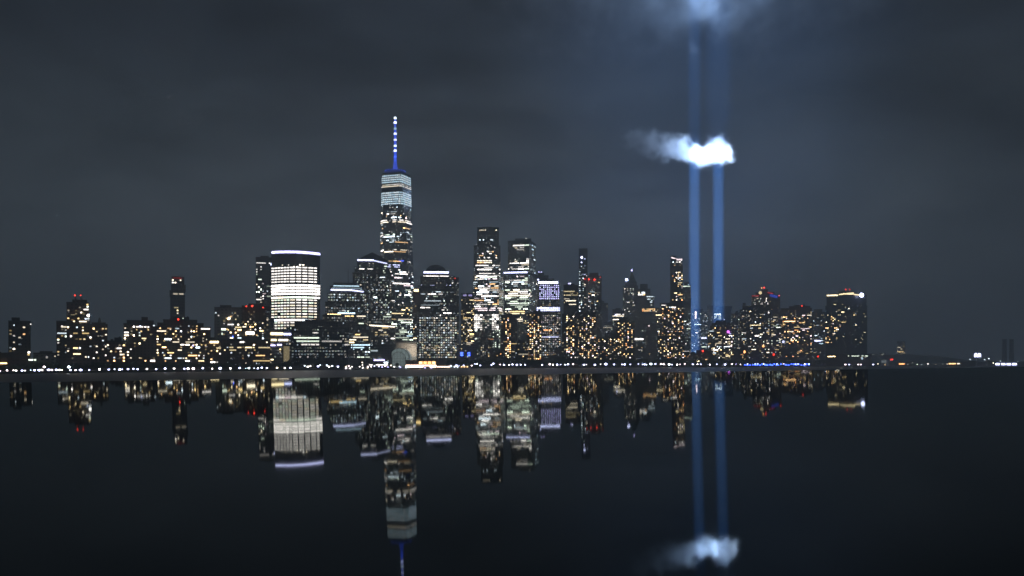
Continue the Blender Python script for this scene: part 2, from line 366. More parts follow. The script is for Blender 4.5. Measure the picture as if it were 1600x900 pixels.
_seed = [0]
def B(name, label, off, tiers, wall='brick', zones=(), strips=(), pts=(), depth=32, plans=None, roofs=(), ant=(), cap=100, cat='building', split=None, bow=None, D=None, par=True, plant=True, mats=None, dim=1.0):
    """tiers: (xl, xr, ytop) from the lowest up. off: metres behind the quay."""
    _seed[0] += 1; rg = random.Random(_seed[0] * 7 + 5)
    xc = (tiers[0][0] + tiers[0][1]) / 2
    if D is None: D = shore(xc) + off
    root = empty(name, (U(xc) * D, D, GZ)); tag(root, label, cat)
    lv = []; zb = GZ
    for i, t in enumerate(tiers):
        xl, xr, yt = t[:3]; d = D + 1.6 * i; dep = max(8, depth - 5 * i)
        if split and i < len(split) and split[i]: pl = plan_split(xl, split[i][0], xr, d, split[i][1])
        elif bow: pl = plan_bow(xl, xr, d, bow, dep)
        else: pl = plan_rect(xl, xr, d, dep)
        zt = zpx(yt, d); lv.append((pl, zb, zt, d)); zb = zt - 0.5
    b = MB()
    for i, (pl, z0, z1, d) in enumerate(lv):
        b.prism(pl, z0, z1, M[mats[i] if mats else wall])
        if par:   # parapet standing proud of the wall
            b.prism(inset(pl, 1.012), z1 - 0.2, z1 + 1.1, M['roof'])
    b.build('wall', root)
    pl, z0, z1, d = lv[-1]
    if plant:
        b = MB(); k = 0
        ex = Vector(pl[1]) - Vector(pl[0]); c = Vector(inset(pl, 0)[0])
        rz = math.atan2(ex.y, ex.x); wd = max(6, ex.length)
        b.box((c.x + ex.x * rg.uniform(-.12, .12), c.y, z1 + 2.6), (wd * rg.uniform(.3, .5), 9, 3.2), M['roof'], rz)
        if rg.random() < .7: b.box((c.x - ex.x * rg.uniform(.2, .3), c.y, z1 + 1.9), (wd * .15, 5, 1.8), M['roof'], rz)
        if wall.startswith('brick'):
            tx = c.x + ex.x * rg.choice((-.25, .25)); b.lathe((tx, c.y, z1 + 1), [(1.7, 0), (1.7, 3.2), (.2, 4.4)], M['roof'], 10)
        b.build('plant_room', root)
    def poly_at(z):
        for pl, z0, z1, d in reversed(lv):
            if z0 <= z <= z1: return pl
        return None
    if zones and D < 2900 and dim:
        yt_ = tiers[-1][2] + 4
        if wall in ('glass', 'glassb', 'granite', 'stone'):
            zones = list(zones) + [Z(yt_, 560, r=.9, p=.6, n=1, pal='dimc' if wall != 'stone' else 'dim', s=(.24 if wall != 'stone' else .12) * dim, cw=3.0, fh=3.8)]
        else:
            zones = list(zones) + [Z(yt_, 562, p=.16, n=1, pal='warm', s=.5, cw=2.9, fh=3.0)]
    if zones: put_windows(lit_runs(poly_at, D, zones, _seed[0]), root, cap)
    def ftier(py):
        zz = zpx(py, D)
        for t in reversed(lv):
            if t[1] <= zz: return t
        return lv[0]
    for s in strips:   # (x0, x1, y, thickness_px, colour, strength)
        x0, x1, y, th, col, st = s[:6]; y2 = s[6] if len(s) > 6 else y
        pl, z0, z1, d = ftier(y + 2); dd = min(p[1] for p in pl) - 1.2 if not (bow or split) else None
        b = MB(); nseg = 8 if (bow or split) else 1
        for k in range(nseg):
            xa = x0 + (x1 - x0) * k / nseg; xb = x0 + (x1 - x0) * (k + 1) / nseg; ya = y + (y2 - y) * k / nseg; yb = y + (y2 - y) * (k + 1) / nseg
            def hit(px):
                best = None
                for j in range(len(pl)):
                    A = pl[j]; Bp = pl[(j + 1) % len(pl)]; e = (Bp[0] - A[0], Bp[1] - A[1]); den = e[0] - U(px) * e[1]
                    if abs(den) < 1e-6: continue
                    t = (U(px) * A[1] - A[0]) / den
                    if -0.02 <= t <= 1.02:
                        yy = A[1] + t * e[1]
                        if best is None or yy < best: best = yy
                return (best or d) - 1.0
            ha, hb = hit(xa), hit(xb)
            hgt = th / F * d
            za, zb2 = zpx(ya, D), zpx(yb, D)
            v = [(U(xa) * ha, ha, za - hgt / 2), (U(xb) * hb, hb, zb2 - hgt / 2), (U(xb) * hb, hb, zb2 + hgt / 2), (U(xa) * ha, ha, za + hgt / 2)]
            v += [(a_, b_ + 0.7, c_) for a_, b_, c_ in v]
            b.add(v, [(0, 1, 2, 3), (7, 6, 5, 4), (0, 4, 5, 1), (1, 5, 6, 2), (2, 6, 7, 3), (3, 7, 4, 0)], em(col, st * (1.9 if st >= 1 else 1)))
        b.build('light_strip', root)
    for p in pts:      # (x, y, radius_px, colour, strength)
        x, y, r, col, st = p
        if col == 'red': r *= .78
        pl, z0, z1, d = ftier(y + 3); dd = min(q[1] for q in pl) + 0.5
        if zpx(y, D) < z1 + 3: dd -= 1.0 + r / F * dd
        b = MB(); b.ball((U(x) * dd, dd, zpx(y, dd)), r / F * dd, em(col, st), 8)
        if zpx(y, D) > z1 + 0.5: b.tube((U(x) * dd, dd, z1 - 0.3), (U(x) * dd, dd, zpx(y, dd)), .25, .2, M['steel'], 5)
        b.build('warning_light' if col == 'red' else 'roof_light', root)
    for x, y0, y1, r in ant:   # masts: column, foot row, tip row, radius in metres
        b = MB(); dd = d + 6; b.tube((U(x) * dd, dd, zpx(y0, dd) - 1), (U(x) * dd, dd, zpx(y1, dd)), r, r * .3, M['steel'], 6); b.build('antenna', root)
    return root, lv, D

T = 'apartment_tower'; O = 'office_tower'
# --- left: low and mid-rise blocks
B(T, 'isolated square brick tower standing alone at the far left of the skyline', 90, [(13, 48, 503), (18, 31, 498)], 'brickd', [Z(507, 553, 14, 47, p=.42, pal='res', s=1.7, cw=2.6, fh=2.9)], pts=[(48, 506.5, .8, 'white', 3), (22, 508, 1, 'cool', 2)], plant=False)
B('low_building', 'long low shed with a row of small lights, left of the red-topped tower', 70, [(52, 88, 553), (62, 82, 550.5)], 'conc', [Z(550.8, 552.6, 64, 80, p=.6, pal='cool', s=.8, cw=3, fh=3)], strips=[(44.5, 55.5, 562.3, 2, 'green', 1.6)], plant=False, pts=[(86, 556.5, .9, 'cream', 1.5)])
B('low_building', 'lowest block at the left edge with an orange shop light', 30, [(-20, 40, 559)], 'brickd', strips=[(0, 10, 567.6, 1.8, 'amber', 3)], zones=[Z(561, 570, p=.08, s=.8)])
B(T, 'slim dark slab touching the left side of the red-topped tower', 110, [(88, 106, 503)], 'brickd', [Z(505, 553, p=.2, pal='dim', s=.9, cw=2.8, fh=3)], plant=False)
B(T, 'tall crowded brick tower with two red rooftop beacons, left part of the skyline', 100, [(104, 141, 494), (104, 139.5, 474), (113, 136, 470)], 'brick', [Z(472, 500, 104, 141, p=.55, pal='res', s=2.2, cw=2.6, fh=2.9, n=2), Z(500, 560, 106, 141, p=.42, pal='warm', s=1.7, cw=2.4, fh=2.8)], pts=[(117, 461.5, 1.5, 'red', 5), (126, 461.5, 1.3, 'red', 4), (138, 493, 2.2, 'white', 8), (134, 498.5, .8, 'lav', 4)], ant=[(118.5, 470, 463, .8), (128, 470, 464.5, .8)], plant=False)
B(T, 'brick block with a rooftop tank, right shoulder of the red-topped tower', 85, [(139, 168, 508), (143, 165, 505.5)], 'brick', [Z(510, 562, 140, 168, p=.45, pal='res', s=1.7, cw=2.4, fh=2.8)], ant=[(155.5, 505, 496.5, 2.2)], plant=False)
B('apartment_block', 'low lamplit block filling the gap right of the tank-topped block', 60, [(166, 196, 534)], 'brick', [Z(536, 566, p=.4, pal='warm', s=1.9, cw=2.5, fh=2.9)])
B(T, 'broad brick block with a stepped roof, left of the slim stacked tower', 100, [(193, 243, 507), (198, 240, 502), (221, 231, 497)], 'brick', [Z(508, 531, 194, 232, p=.5, pal='res', s=2.0, cw=2.5, fh=2.9), Z(531, 566, 194, 243, p=.28, pal='warm', s=1.7, cw=2.5, fh=2.9)], plant=False, pts=[(219, 509.5, 1.2, 'lav', 4)])
B(T, 'slim dark tower of shifted stacked boxes with lit floors at its top', 330, [(266, 289, 462), (265, 288, 455), (267, 290, 446), (268, 288, 433.5)], 'glassb', [Z(434, 443, 268, 288, p=.7, pal='cream', s=2.8, cw=3, fh=3.2, n=2), Z(456, 462, 266, 288, p=.75, pal='cream', s=1.7, cw=3, fh=3.4, n=3), Z(478, 487, 266, 280, p=.6, pal='yellow', s=1.0, cw=3, fh=3.5, n=2), Z(488, 500, 266, 288, p=.1, pal='dim', s=.8, cw=3, fh=3.5)], strips=[(271, 284, 434, .7, 'red', .6)], plant=False, dim=0)
B(T, 'widest dark brick block with many amber windows, in front of the stacked tower', 95, [(240, 329, 512), (246, 318, 506), (255, 308, 501)], 'brick', [Z(508, 566, 243, 328, p=.42, pal='warm', s=1.9, cw=2.5, fh=2.8, n=2)], pts=[(278.5, 499, 1.7, 'red', 6), (286, 497.5, .8, 'green', 2), (301.5, 540, 1.4, 'violet', 3)], depth=40)
B('apartment_block', 'low block with a bright amber top corner, right of the widest brick block', 60, [(319, 346, 533)], 'brick', [Z(538, 568, p=.4, pal='warm', s=1.9, cw=2.5, fh=2.9)], strips=[(328, 341, 534.5, 3, 'yel', 3)])
B(T, 'square-topped grey slab with a blank side wall and a blue lamp', 130, [(335, 378, 481.5)], 'conc', [Z(494, 530, 355, 378, p=.55, pal='warm', s=2.2, cw=2.6, fh=3), Z(505, 532, 345, 352, p=.3, pal='green', s=.9, cw=3, fh=5, n=3)], pts=[(358, 497.5, 2.3, 'cream', 4), (364, 526, 1.2, 'blue', 8)])
B(T, 'dark brick tower under a line of red beacons, left of the curved white tower', 120, [(378, 420, 479)], 'brickd', [Z(493, 525, 379, 400, p=.5, pal='warm', s=2.0, cw=2.6, fh=3), Z(493, 535, 400, 420, p=.3, pal='res', s=1.2, cw=2.6, fh=3)], pts=[(385, 478.5, 1.3, 'red', 5), (394, 478, 1.8, 'red', 6), (411, 480.5, 1.3, 'red', 4)], strips=[(384, 397, 520.5, 4.5, 'cream', 3)])
B('apartment_block', 'low cluster of amber windows below the red-beaconed tower', 70, [(345, 423, 531)], 'brick', [Z(533, 570, p=.36, pal='warm', s=1.9, cw=2.6, fh=2.9)])
B(O, 'narrow glass tower with a white corner light, behind the curved white tower', 420, [(399.5, 426, 403), (407, 420, 401)], 'glass', [Z(409, 413, 400, 424, p=.7, pal='white', s=2, cw=3, fh=3.8), Z(416, 478, 401, 409, p=.6, pal='cream', s=1.8, cw=3, fh=3.8, n=2), Z(440, 500, 409, 425, p=.18, pal='office', s=1.1, cw=3, fh=3.8)], pts=[(424, 413, 1.6, 'lav', 6)], plant=False, dim=0)
# curved white tower
B(O, 'broad curved tower blazing with white floors under a violet roof line', 230, [(424, 500, 393)], 'glassb',
  [Z(412, 415.5, 440, 485, p=.7, pal='cream', s=1.6, cw=3, fh=3.2, n=3), Z(415.5, 417.5, 455, 468, p=1, pal='cream', s=3, n=4),
   Z(417, 442, 425, 495, p=.99, pal='white', s=2.4, cw=4.3, fh=3.8, wf=.80, hf=.42, n=1),
   Z(442, 461, 424, 500, p=1, pal='white', s=4.5, cw=4.3, fh=3.8, wf=.92, hf=.58, n=1), Z(462.5, 466.5, 424, 500, p=1, pal='cream', s=3.4, cw=4.2, fh=3.55, wf=.9, hf=.6, n=4),
   Z(468, 497, 425, 497, p=.98, pal='cream', s=2.0, cw=4.3, fh=3.8, wf=.78, hf=.40, n=1), Z(498, 502, 428, 500, p=1, pal='pinkw', s=3.8, cw=4.2, fh=3.6, wf=.9, hf=.7, n=4),
   Z(502, 528, 428, 460, p=.95, pal='cream', s=1.5, cw=4.3, fh=3.8, wf=.7, hf=.46, n=1)],
  strips=[(424.5, 500, 392.8, 2.0, 'lav', 4, 395.4), (424.5, 500, 391.2, 1.3, 'violet', 1.6, 393.8), (424.5, 500, 394.6, 1.0, 'violet', .8, 397.2)], bow=14, depth=45, plant=False, dim=0)  # violet strips beside the core one are added as its halo
B('hotel_building', 'mid-rise hotel with warm lit top floors below the curved white tower', 90, [(405, 455, 527), (420, 455, 517)], 'granite', [Z(543, 568, 405, 440, p=.5, pal='yellow', s=1.2, cw=2.6, fh=3), Z(528, 543, 405, 430, p=.25, pal='warm', s=1.4, cw=2.6, fh=3)], strips=[(423, 442, 521.5, 3.6, 'yel', 3), (443, 454.5, 522, 2.8, 'lav', 3), (420, 432, 531.3, 3, 'yel', 2), (435, 450, 531.3, 3, 'cream', 1.6), (420, 430, 539.6, 1.8, 'violet', 3), (433, 440, 538.8, 1.8, 'violet', 3), (443, 452, 553, 24, 'yel', .28)], plant=False)  # tall last strip is a pale pilaster, its lit look put in as emission
B(O, 'low wide glass office block with long lit floors right of the hotel', 110, [(455, 546, 512), (460, 528, 503)], 'glass', [Z(518, 522, 465, 544, p=.55, pal='office', s=1.4, cw=3, fh=3.6, n=4), Z(525, 541, 456, 499, p=.85, pal='cream', s=1.6, cw=3, fh=4.2, n=9, wf=.9, hf=.4), Z(525, 541, 502, 545, r=.5, p=.7, pal='cream', s=1.2, cw=3, fh=4.2, n=7, wf=.9, hf=.4), Z(545, 566, 456, 545, r=.7, p=.86, pal='cool', s=.3, cw=3.6, fh=4, n=1, wf=.5, hf=.4)], depth=60, dim=1.0)
# stepped tower with banded crown
B(O, 'stepped granite tower with two pale blue bands round its flat crown', 240, [(504, 579, 516), (504, 572, 493), (508, 571, 473), (512, 570, 459), (516, 568.5, 448), (521, 562, 443)], 'granite',
  [Z(460, 488, 512, 568, r=.9, p=.80, pal='cool', s=.8, cw=3.7, fh=4.0, n=1, wf=.5, hf=.42), Z(475, 515, 509, 570, r=.5, p=.2, pal='cool', s=.8, cw=2.8, fh=3.7, n=3),
   Z(489.5, 492.5, 505, 532, p=.9, pal='yellow', s=2, cw=2.8, fh=3.5, n=5), Z(492, 495.5, 538, 571, p=.9, pal='yellow', s=1.8, cw=2.8, fh=3.5, n=5),
   Z(519, 537, 540, 577, p=.7, pal='yellow', s=1.6, cw=2.8, fh=3.8, n=4), Z(537, 545, 548, 578, p=.9, pal='ice', s=1.4, cw=2.8, fh=3.8, n=5), Z(545, 560, 548, 578, p=.5, pal='cool', s=1.0, cw=2.8, fh=3.8, n=2), Z(457, 460.5, 514, 525, p=.9, pal='cream', s=1.6, n=4)],
  strips=[(517, 550, 452.6, 1.9, 'lav', 2.4), (550, 568, 453, 1.8, 'lav', 2.2, 455), (521, 561, 446.3, 1.3, 'ice', 1.0), (519, 565, 449.6, .8, 'ice', .7)], ant=[(544, 443, 421, .6)], depth=50, plant=False)
# pyramid-roofed tower
r_, lv, D = B(O, 'dark granite tower under a low pyramid roof, left of the tallest tower', 330, [(577, 618, 508), (551, 612, 427), (554, 609, 418), (558, 605, 407)], 'granite',
  [Z(418.5, 421.5, 560, 584, p=.9, pal='cream', s=1.6, n=5), Z(430, 505, 553, 611, r=.8, p=.7, pal='dimc', s=.5, cw=3.6, fh=4.0, n=1, wf=.55, hf=.42), Z(415, 428, 597, 608, p=.6, pal='green', s=1.2, cw=2.8, fh=3.8), Z(431.5, 434.5, 594, 603, p=1, pal='ice', s=1.8, n=4), Z(440, 500, 594, 611, p=.3, pal='green', s=.8, cw=2.8, fh=3.8, n=2),
   Z(462.5, 466.5, 576, 590, p=.7, pal='cool', s=1.8, n=3), Z(512, 525, 584, 608, p=.4, pal='yellow', s=.9, cw=2.8, fh=3.8), Z(525, 560, 580, 617, p=.2, pal='cool', s=.9, cw=2.8, fh=3.8)],
  strips=[(558.5, 584, 406.2, 2.2, 'lav', 2.4), (584, 605, 406.6, 1.6, 'lav', 1.6, 411), (577, 617, 508.4, 1.8, 'cream', 2.0, 510.5)], depth=50, plant=False, dim=1.0)
pl, z0, z1, d = lv[-1]; b = MB(); ap = zpx(392, D); c = inset(pl, 0)[0]
b.prism(pl, z1 + 1.15, ap, M['darkroof'], inset([(c[0] - 1, c[1] - 1), (c[0] + 1, c[1] - 1), (c[0] + 1, c[1] + 1), (c[0] - 1, c[1] + 1)], 1)); b.build('roof', r_)
B('low_building', 'grey podium with bluish lit panels below the pyramid-roofed tower', 120, [(578, 612, 541)], 'conc', [Z(545, 566, p=.15, pal='cool', s=.9, cw=3, fh=3.6)], strips=[(584, 601, 562.8, 1.8, 'violet', 2.5), (580, 590, 548, 2, 'cool', .8)], plant=False)

# --- the tallest tower: square base turning into a square top set at 45 degrees
D1 = 1830.0; zT = zpx(266, D1); zB = 56.0
def wtc_poly(z):
    cxx = U(619.3) * (D1 + 40); cyy = D1 + 40; hs = 63 / 2; t = max(0.0, min(1.0, (z - zB) / (zT - zB))); a0 = R(24)
    base = [Vector((sx * hs, sy * hs)) for sx, sy in ((-1, -1), (1, -1), (1, 1), (-1, 1))]
    out = []
    for i in range(4):
        p = base[i]; q_ = base[(i + 1) % 4]; pm = base[i - 1]
        mid_n = (p + q_) / 2; mid_p = (pm + p) / 2
        out.append(p + (mid_p - p) * t); out.append(p + (mid_n - p) * t)
    rot = Matrix.Rotation(a0, 2)
    return [tuple(Vector((cxx, cyy)) + rot @ v) for v in out]
root = empty('skyscraper', (U(619.3) * (D1 + 40), D1 + 40, GZ)); tag(root, 'tallest tapering glass skyscraper with a glowing blue spire', 'skyscraper')
b = MB(); b.prism(inset(wtc_poly(zB), 1.0), GZ, zB, M['glassb'])
K = 24
for k in range(K):
    za, zb_ = zB + (zT - zB) * k / K, zB + (zT - zB) * (k + 1) / K
    pa, pb = wtc_poly(za), wtc_poly(zb_)
    b.add([(x, y, za) for x, y in pa] + [(x, y, zb_) for x, y in pb], [(i, (i + 1) % 8, (i + 1) % 8 + 8, i + 8) for i in range(8)], M['glassb'])
b.add([(x, y, zT) for x, y in wtc_poly(zT)], [tuple(range(8))], M['roof']); b.build('wall', root)
def wpoly(z): return wtc_poly(z) if zB < z < zT else None
zs = [Z(269.5, 283.5, p=1, pal='ice', s=1.35, cw=4.2, fh=4.6, wf=.8, hf=.55, n=1), Z(285, 290, p=.9, pal='cream', s=1.3, cw=3.2, fh=3.5, wf=.9, n=4), Z(296.5, 318, 594, 645, p=1, pal='ice', s=1.35, cw=4.2, fh=4.6, wf=.8, hf=.55, n=1),
      Z(319, 327, p=.3, pal='cool', s=1.4, cw=3, fh=4), Z(327, 340, r=.7, p=.4, pal='pinkw', s=1.7, cw=3, fh=4, n=3), Z(342, 347, p=.9, pal='pinkw', s=2.6, cw=3, fh=4, n=6, wf=.9), Z(348, 362, r=.7, p=.4, pal='pinkw', s=1.8, cw=3, fh=4, n=3),
      Z(362, 376, r=.8, p=.5, pal='cool', s=1.6, cw=3, fh=4, n=3), Z(376, 412, r=.7, p=.55, pal='pinkw', s=2.4, cw=3, fh=4, n=5), Z(412, 418, 596, 625, p=.9, pal='lav', s=2.0, cw=3, fh=4, n=5), Z(405, 408, 622, 632, p=.9, pal='blue', s=2.5, cw=3, fh=4, n=4),
      Z(418, 480, r=.8, p=.42, pal='office', s=2.0, cw=3, fh=4, n=3), Z(480, 500, r=.7, p=.55, pal='yellow', s=1.6, cw=3, fh=4, n=4), Z(320, 532, p=.35, pal='dimc', s=.3, cw=3.2, fh=4, n=1), Z(498, 532, p=.6, pal='green', s=2.0, cw=3, fh=4, n=3), Z(440, 532, 634, 648, p=.4, pal='cool', s=1.5, cw=3, fh=4, n=2)]
put_windows(lit_runs(wpoly, D1, zs, 99), root)
dd = D1 + 40; cx1 = U(617.5) * dd; zt = zT
b = MB(); b.lathe((cx1, dd, zt), [(21, 0), (21.5, 6), (20.5, 6), (19.5, .3)], em('blue', .17), 24); b.lathe((cx1, dd, zt + 4.6), [(19, 0), (19, 2.2)], M['steel'], 24); b.build('ring_platform', root)
b = MB()
for t in range(24):
    a_ = 2 * math.pi * t / 24; b.ball((cx1 + 21.3 * math.cos(a_), dd + 21.3 * math.sin(a_), zt + 6.4), 1.0, em('blue', 1.2), 6)
b.build('ring_light', root)
zsp = zpx(182.5, dd); sp = empty('spire', (cx1, dd, zt)); sp.location = Vector((cx1, dd, zt)) - Vector(root.location); sp.parent = root
b = MB(); b.tube((cx1, dd, zt), (cx1, dd, zt + 26), 7.0, 3.2, em('blue', .9), 10); b.tube((cx1, dd, zt + 26), (cx1, dd, zsp), 2.9, 1.7, em('blue', 1.6), 8); b.build('mast', sp)
for k, (yy, cc, st) in enumerate(((184.5, 'cool', 3), (191.5, 'lav', 6), (201, 'ice', 1), (209, 'lav', 4), (218.5, 'lav', 3.5), (228, 'cool', 3.5), (235.5, 'lav', 6), (245, 'blue', 3))):
    z_ = zpx(yy, dd); b = MB(); b.lathe((cx1, dd, z_), [(.9, -3.2), (3.1, -1.6), (2.8, 1.6), (.9, 3.2)], em(cc, st), 8); b.build('beacon', sp)

# winter garden vault and neighbours
r_, lv, D = B('stone_building', 'blank floodlit pale stone block at the foot of the tallest tower', 260, [(617, 652, 534.5)], 'conc', D=1560, strips=[], plant=False, mats=['conc'], depth=40)
b = MB()
for k, (pp, tt) in enumerate((((618.5, 536, 640, 544), .35), ((636, 537, 651.5, 557), .35))):
    x0, y0, x1, y1 = pp; b.prism(plan_rect(x0, x1, D - 1.5, 1.2), zpx(y1, D), zpx(y0, D), M['lightstone'])
b.build('stone_panel', r_)
la = bpy.data.lights.new('floodlight', 'AREA'); lo = link(bpy.data.objects.new('floodlight', la)); lo.parent = r_
lo.location = Vector((U(640) * (D - 60), D - 60, 16)) - Vector(r_.location); lo.rotation_euler = (R(103), 0, 0); la.size = 8; la.spread = R(60); la.energy = 9e3; la.color = (1, .88, .74)
DW = 1240.0; wr = empty('glass_vault', (U(626) * DW, DW, GZ)); tag(wr, 'stepped barrel-vaulted glass hall glowing greenish on the waterfront', 'glass hall')
gl = newmat('vault_glass'); gb = gl.node_tree.nodes['Principled BSDF']; gb.inputs['Base Color'].default_value = (.25, .3, .3, 1); gb.inputs['Roughness'].default_value = .2
gb.inputs['Emission Color'].default_value = (.72, .9, .88, 1); gb.inputs['Emission Strength'].default_value = .22; gl.cycles.emission_sampling = 'NONE'
for (xa, xb, yt, dep, dk) in ((608, 640, 544, 30, 12), (612, 634, 550, 26, 0)):
    d_ = DW + dk; cx_ = (U(xa) + U(xb)) / 2 * d_; rr_ = (U(xb) - U(xa)) / 2 * d_; ztop = zpx(yt, d_)
    zc_ = ztop - rr_; b = MB(); arc = [(rr_ * math.cos(math.pi * k / 14), rr_ * math.sin(math.pi * k / 14)) for k in range(15)]
    arc = [(rr_, GZ - zc_)] + arc + [(-rr_, GZ - zc_)]; n_ = len(arc)
    vs = [(cx_ + a, d_, zc_ + z) for a, z in arc] + [(cx_ + a, d_ + dep, zc_ + z) for a, z in arc]
    b.add(vs, [(i, i + 1, i + 1 + n_, i + n_) for i in range(n_ - 1)] + [tuple(range(n_)), tuple(range(2 * n_ - 1, n_ - 1, -1))], gl); b.build('glass_shell', wr)
    b = MB()
    for k in range(1, n_ - 1):
        a0, a1 = arc[k], arc[(k + 1) % n_]; b.tube((cx_ + a0[0], d_ - .3, zc_ + a0[1]), (cx_ + a1[0], d_ - .3, zc_ + a1[1]), .5, .5, M['steel'], 4)
        if 0 < k < n_ - 2 and k % 2: b.tube((cx_ + a0[0], d_ - .3, GZ), (cx_ + a0[0], d_ - .3, zc_ + a0[1]), .25, .25, M['steel'], 4)
    for zz in range(1, 6): b.tube((cx_ - rr_, d_ - .35, GZ + 4.2 * zz), (cx_ + rr_, d_ - .35, GZ + 4.2 * zz), .25, .25, M['steel'], 4) if GZ + 4.2 * zz < zc_ + 2 else None
    b.build('rib_frame', wr)
B('low_building', 'low white-lit pavilion left of the glass vault', 40, [(560, 607, 565.5)], 'conc', [Z(566, 572, 562, 606, p=.6, pal='pinkw', s=4, cw=3, fh=3, n=3)], plant=False)
# domed tower
r_, lv, D = B(O, 'tower with a shallow dome above a white ring of light', 260, [(651, 714, 478), (654, 712, 447), (657, 705, 433), (661, 702, 425)], 'granite',
  [Z(429.5, 432.5, 662, 702, p=.9, pal='cream', s=1.6, n=5), Z(444, 448, 657, 705, p=.7, pal='lav', s=2.2, cw=2.8, fh=3.6, n=3), Z(454.5, 457, 681, 690, p=1, pal='warm', s=2, n=4), Z(458, 486, 656, 710, r=.7, p=.42, pal='cool', s=1.2, cw=2.8, fh=3.7, n=3), Z(488.5, 494.5, 660, 705, p=.55, pal='cream', s=2, cw=2.8, fh=3.7, n=4), Z(496, 560, 653, 713, r=.93, p=.84, pal='dimc', s=.7, cw=3.7, fh=4.0, n=1, wf=.6, hf=.45), Z(540, 560, 653, 713, p=.5, pal='yellow', s=.8, cw=2.8, fh=3.7, n=2)],
  strips=[(662, 701, 425.2, 2.6, 'lav', 3.2)], depth=50, plant=False)
pl, z0, z1, d = lv[-1]; c = inset(pl, 0)[0]; rr_ = (U(699) - U(667)) / 2 * d; zh = zpx(413, D) - z1
b = MB(); b.smooth = True; b.lathe((c[0], c[1] - 6, z1 + .9), [(rr_ * math.cos(t), zh * math.sin(t)) for t in [math.pi / 2 * k / 8 * .99 for k in range(9)]], M['darkroof'], 24); b.build('dome', r_)
B(O, 'dark slab with a red corner light leaning against the right of the domed tower', 330, [(700, 717, 434)], 'granite', [Z(440, 520, 701, 710, p=.4, pal='cream', s=.9, cw=2.8, fh=3.7, n=2), Z(440, 560, 710, 717, p=.08, pal='warm', s=.8)], pts=[(711, 435, .9, 'red', 3), (704.5, 434, .9, 'warm', 3)])
B(O, 'sliver of a brown tower with a yellow lamp between tallest and domed towers', 520, [(645, 657, 456)], 'brick', [Z(462, 545, p=.22, pal='warm', s=1.1, cw=3, fh=3.6)], pts=[], strips=[(647, 655, 453.8, 3.6, 'amber', 3.5)])
# yellow-windowed residential
B(T, 'shorter tower with amber windows and two blue roof windows, left of the tall bright-floored tower', 300, [(720.5, 741, 459)], 'brick', [Z(468, 540, 721, 741, p=.55, pal='yellow', s=2.0, cw=2.8, fh=3.1)], strips=[(723.5, 729, 461.5, 2.6, 'violet', .8), (732, 737.5, 461.5, 2.6, 'violet', .8)], plant=False)
B('low_building', 'low dark block with four blue windows beneath the amber-windowed tower', 110, [(713, 745, 540)], 'conc', [Z(543, 562, 715, 744, p=.12, pal='cool', s=.5)], strips=[(719.5, 723.5, 551.5, 1.8, 'blue', 4), (719.5, 723.5, 555, 2, 'blue', 4), (731, 734.5, 551.5, 1.8, 'blue', 4), (731, 734.5, 555, 2, 'blue', 4)], plant=False)
# tall bright
B(O, 'second tallest tower, bright white floors and a notched left shoulder', 430, [(739, 787, 430), (740, 782, 384.5), (745.5, 779.5, 356)], 'glassb',
  [Z(358, 360.5, 747, 777, p=.6, pal='ora', s=3, cw=3.4, fh=3.2), Z(369, 376, 748, 770, p=.6, pal='pinkw', s=2.6, cw=3.4, fh=3.9), Z(383, 388, 758, 774, p=.5, pal='cream', s=1.8), Z(390, 404, 745, 778, p=.5, pal='pinkw', s=2.4, cw=3.2, fh=3.9, n=2), Z(405, 411.5, 746, 770, p=.95, pal='pinkw', s=3.5, cw=3.2, fh=3.5, n=4, wf=.8), Z(412, 432, 741, 782, r=.95, p=.78, pal='office', s=2.2, cw=3.2, fh=3.9, n=3),
   Z(432, 437, 741, 778, p=.9, pal='office', s=2.4, cw=3.2, fh=3.9, n=4), Z(438, 480, 740, 779, r=.95, p=.78, pal='pinkw', s=2.4, cw=3.2, fh=3.9, n=3), Z(481, 486, 741, 784, p=.9, pal='pinkw', s=2.6, cw=3.2, fh=3.7, n=5, wf=.85),
   Z(491, 516, 740.5, 752, p=.84, pal='white', s=2.4, cw=4.5, fh=3.9, n=1, wf=.8, hf=.7), Z(491, 516, 768, 779, p=.84, pal='white', s=2.6, cw=4.5, fh=3.9, n=1, wf=.8, hf=.7), Z(491, 516, 752, 768, p=.7, pal='cream', s=.9, cw=4.5, fh=3.9, n=1, wf=.75, hf=.6), Z(516, 556, 770, 781, p=.65, pal='green', s=1.5, cw=4, fh=3.9), Z(516, 556, 740, 748, p=.5, pal='green', s=1.0, cw=3, fh=3.9), Z(432, 516, 780, 787, r=.6, p=.3, pal='cool', s=1.0)],
  split=[(779.5, 12), None, None], strips=[(750, 771, 530, 1.5, 'orange', .7)], depth=45, plant=True)
b_ = B(O, 'low dark building with an arched roof in front of the second tallest tower', 200, [(742, 768, 536), (746, 766, 531), (751, 762, 528)], 'granite', [Z(540, 558, 743, 767, p=.4, pal='yellow', s=.7, cw=2.8, fh=3.5, n=1)], plant=False)
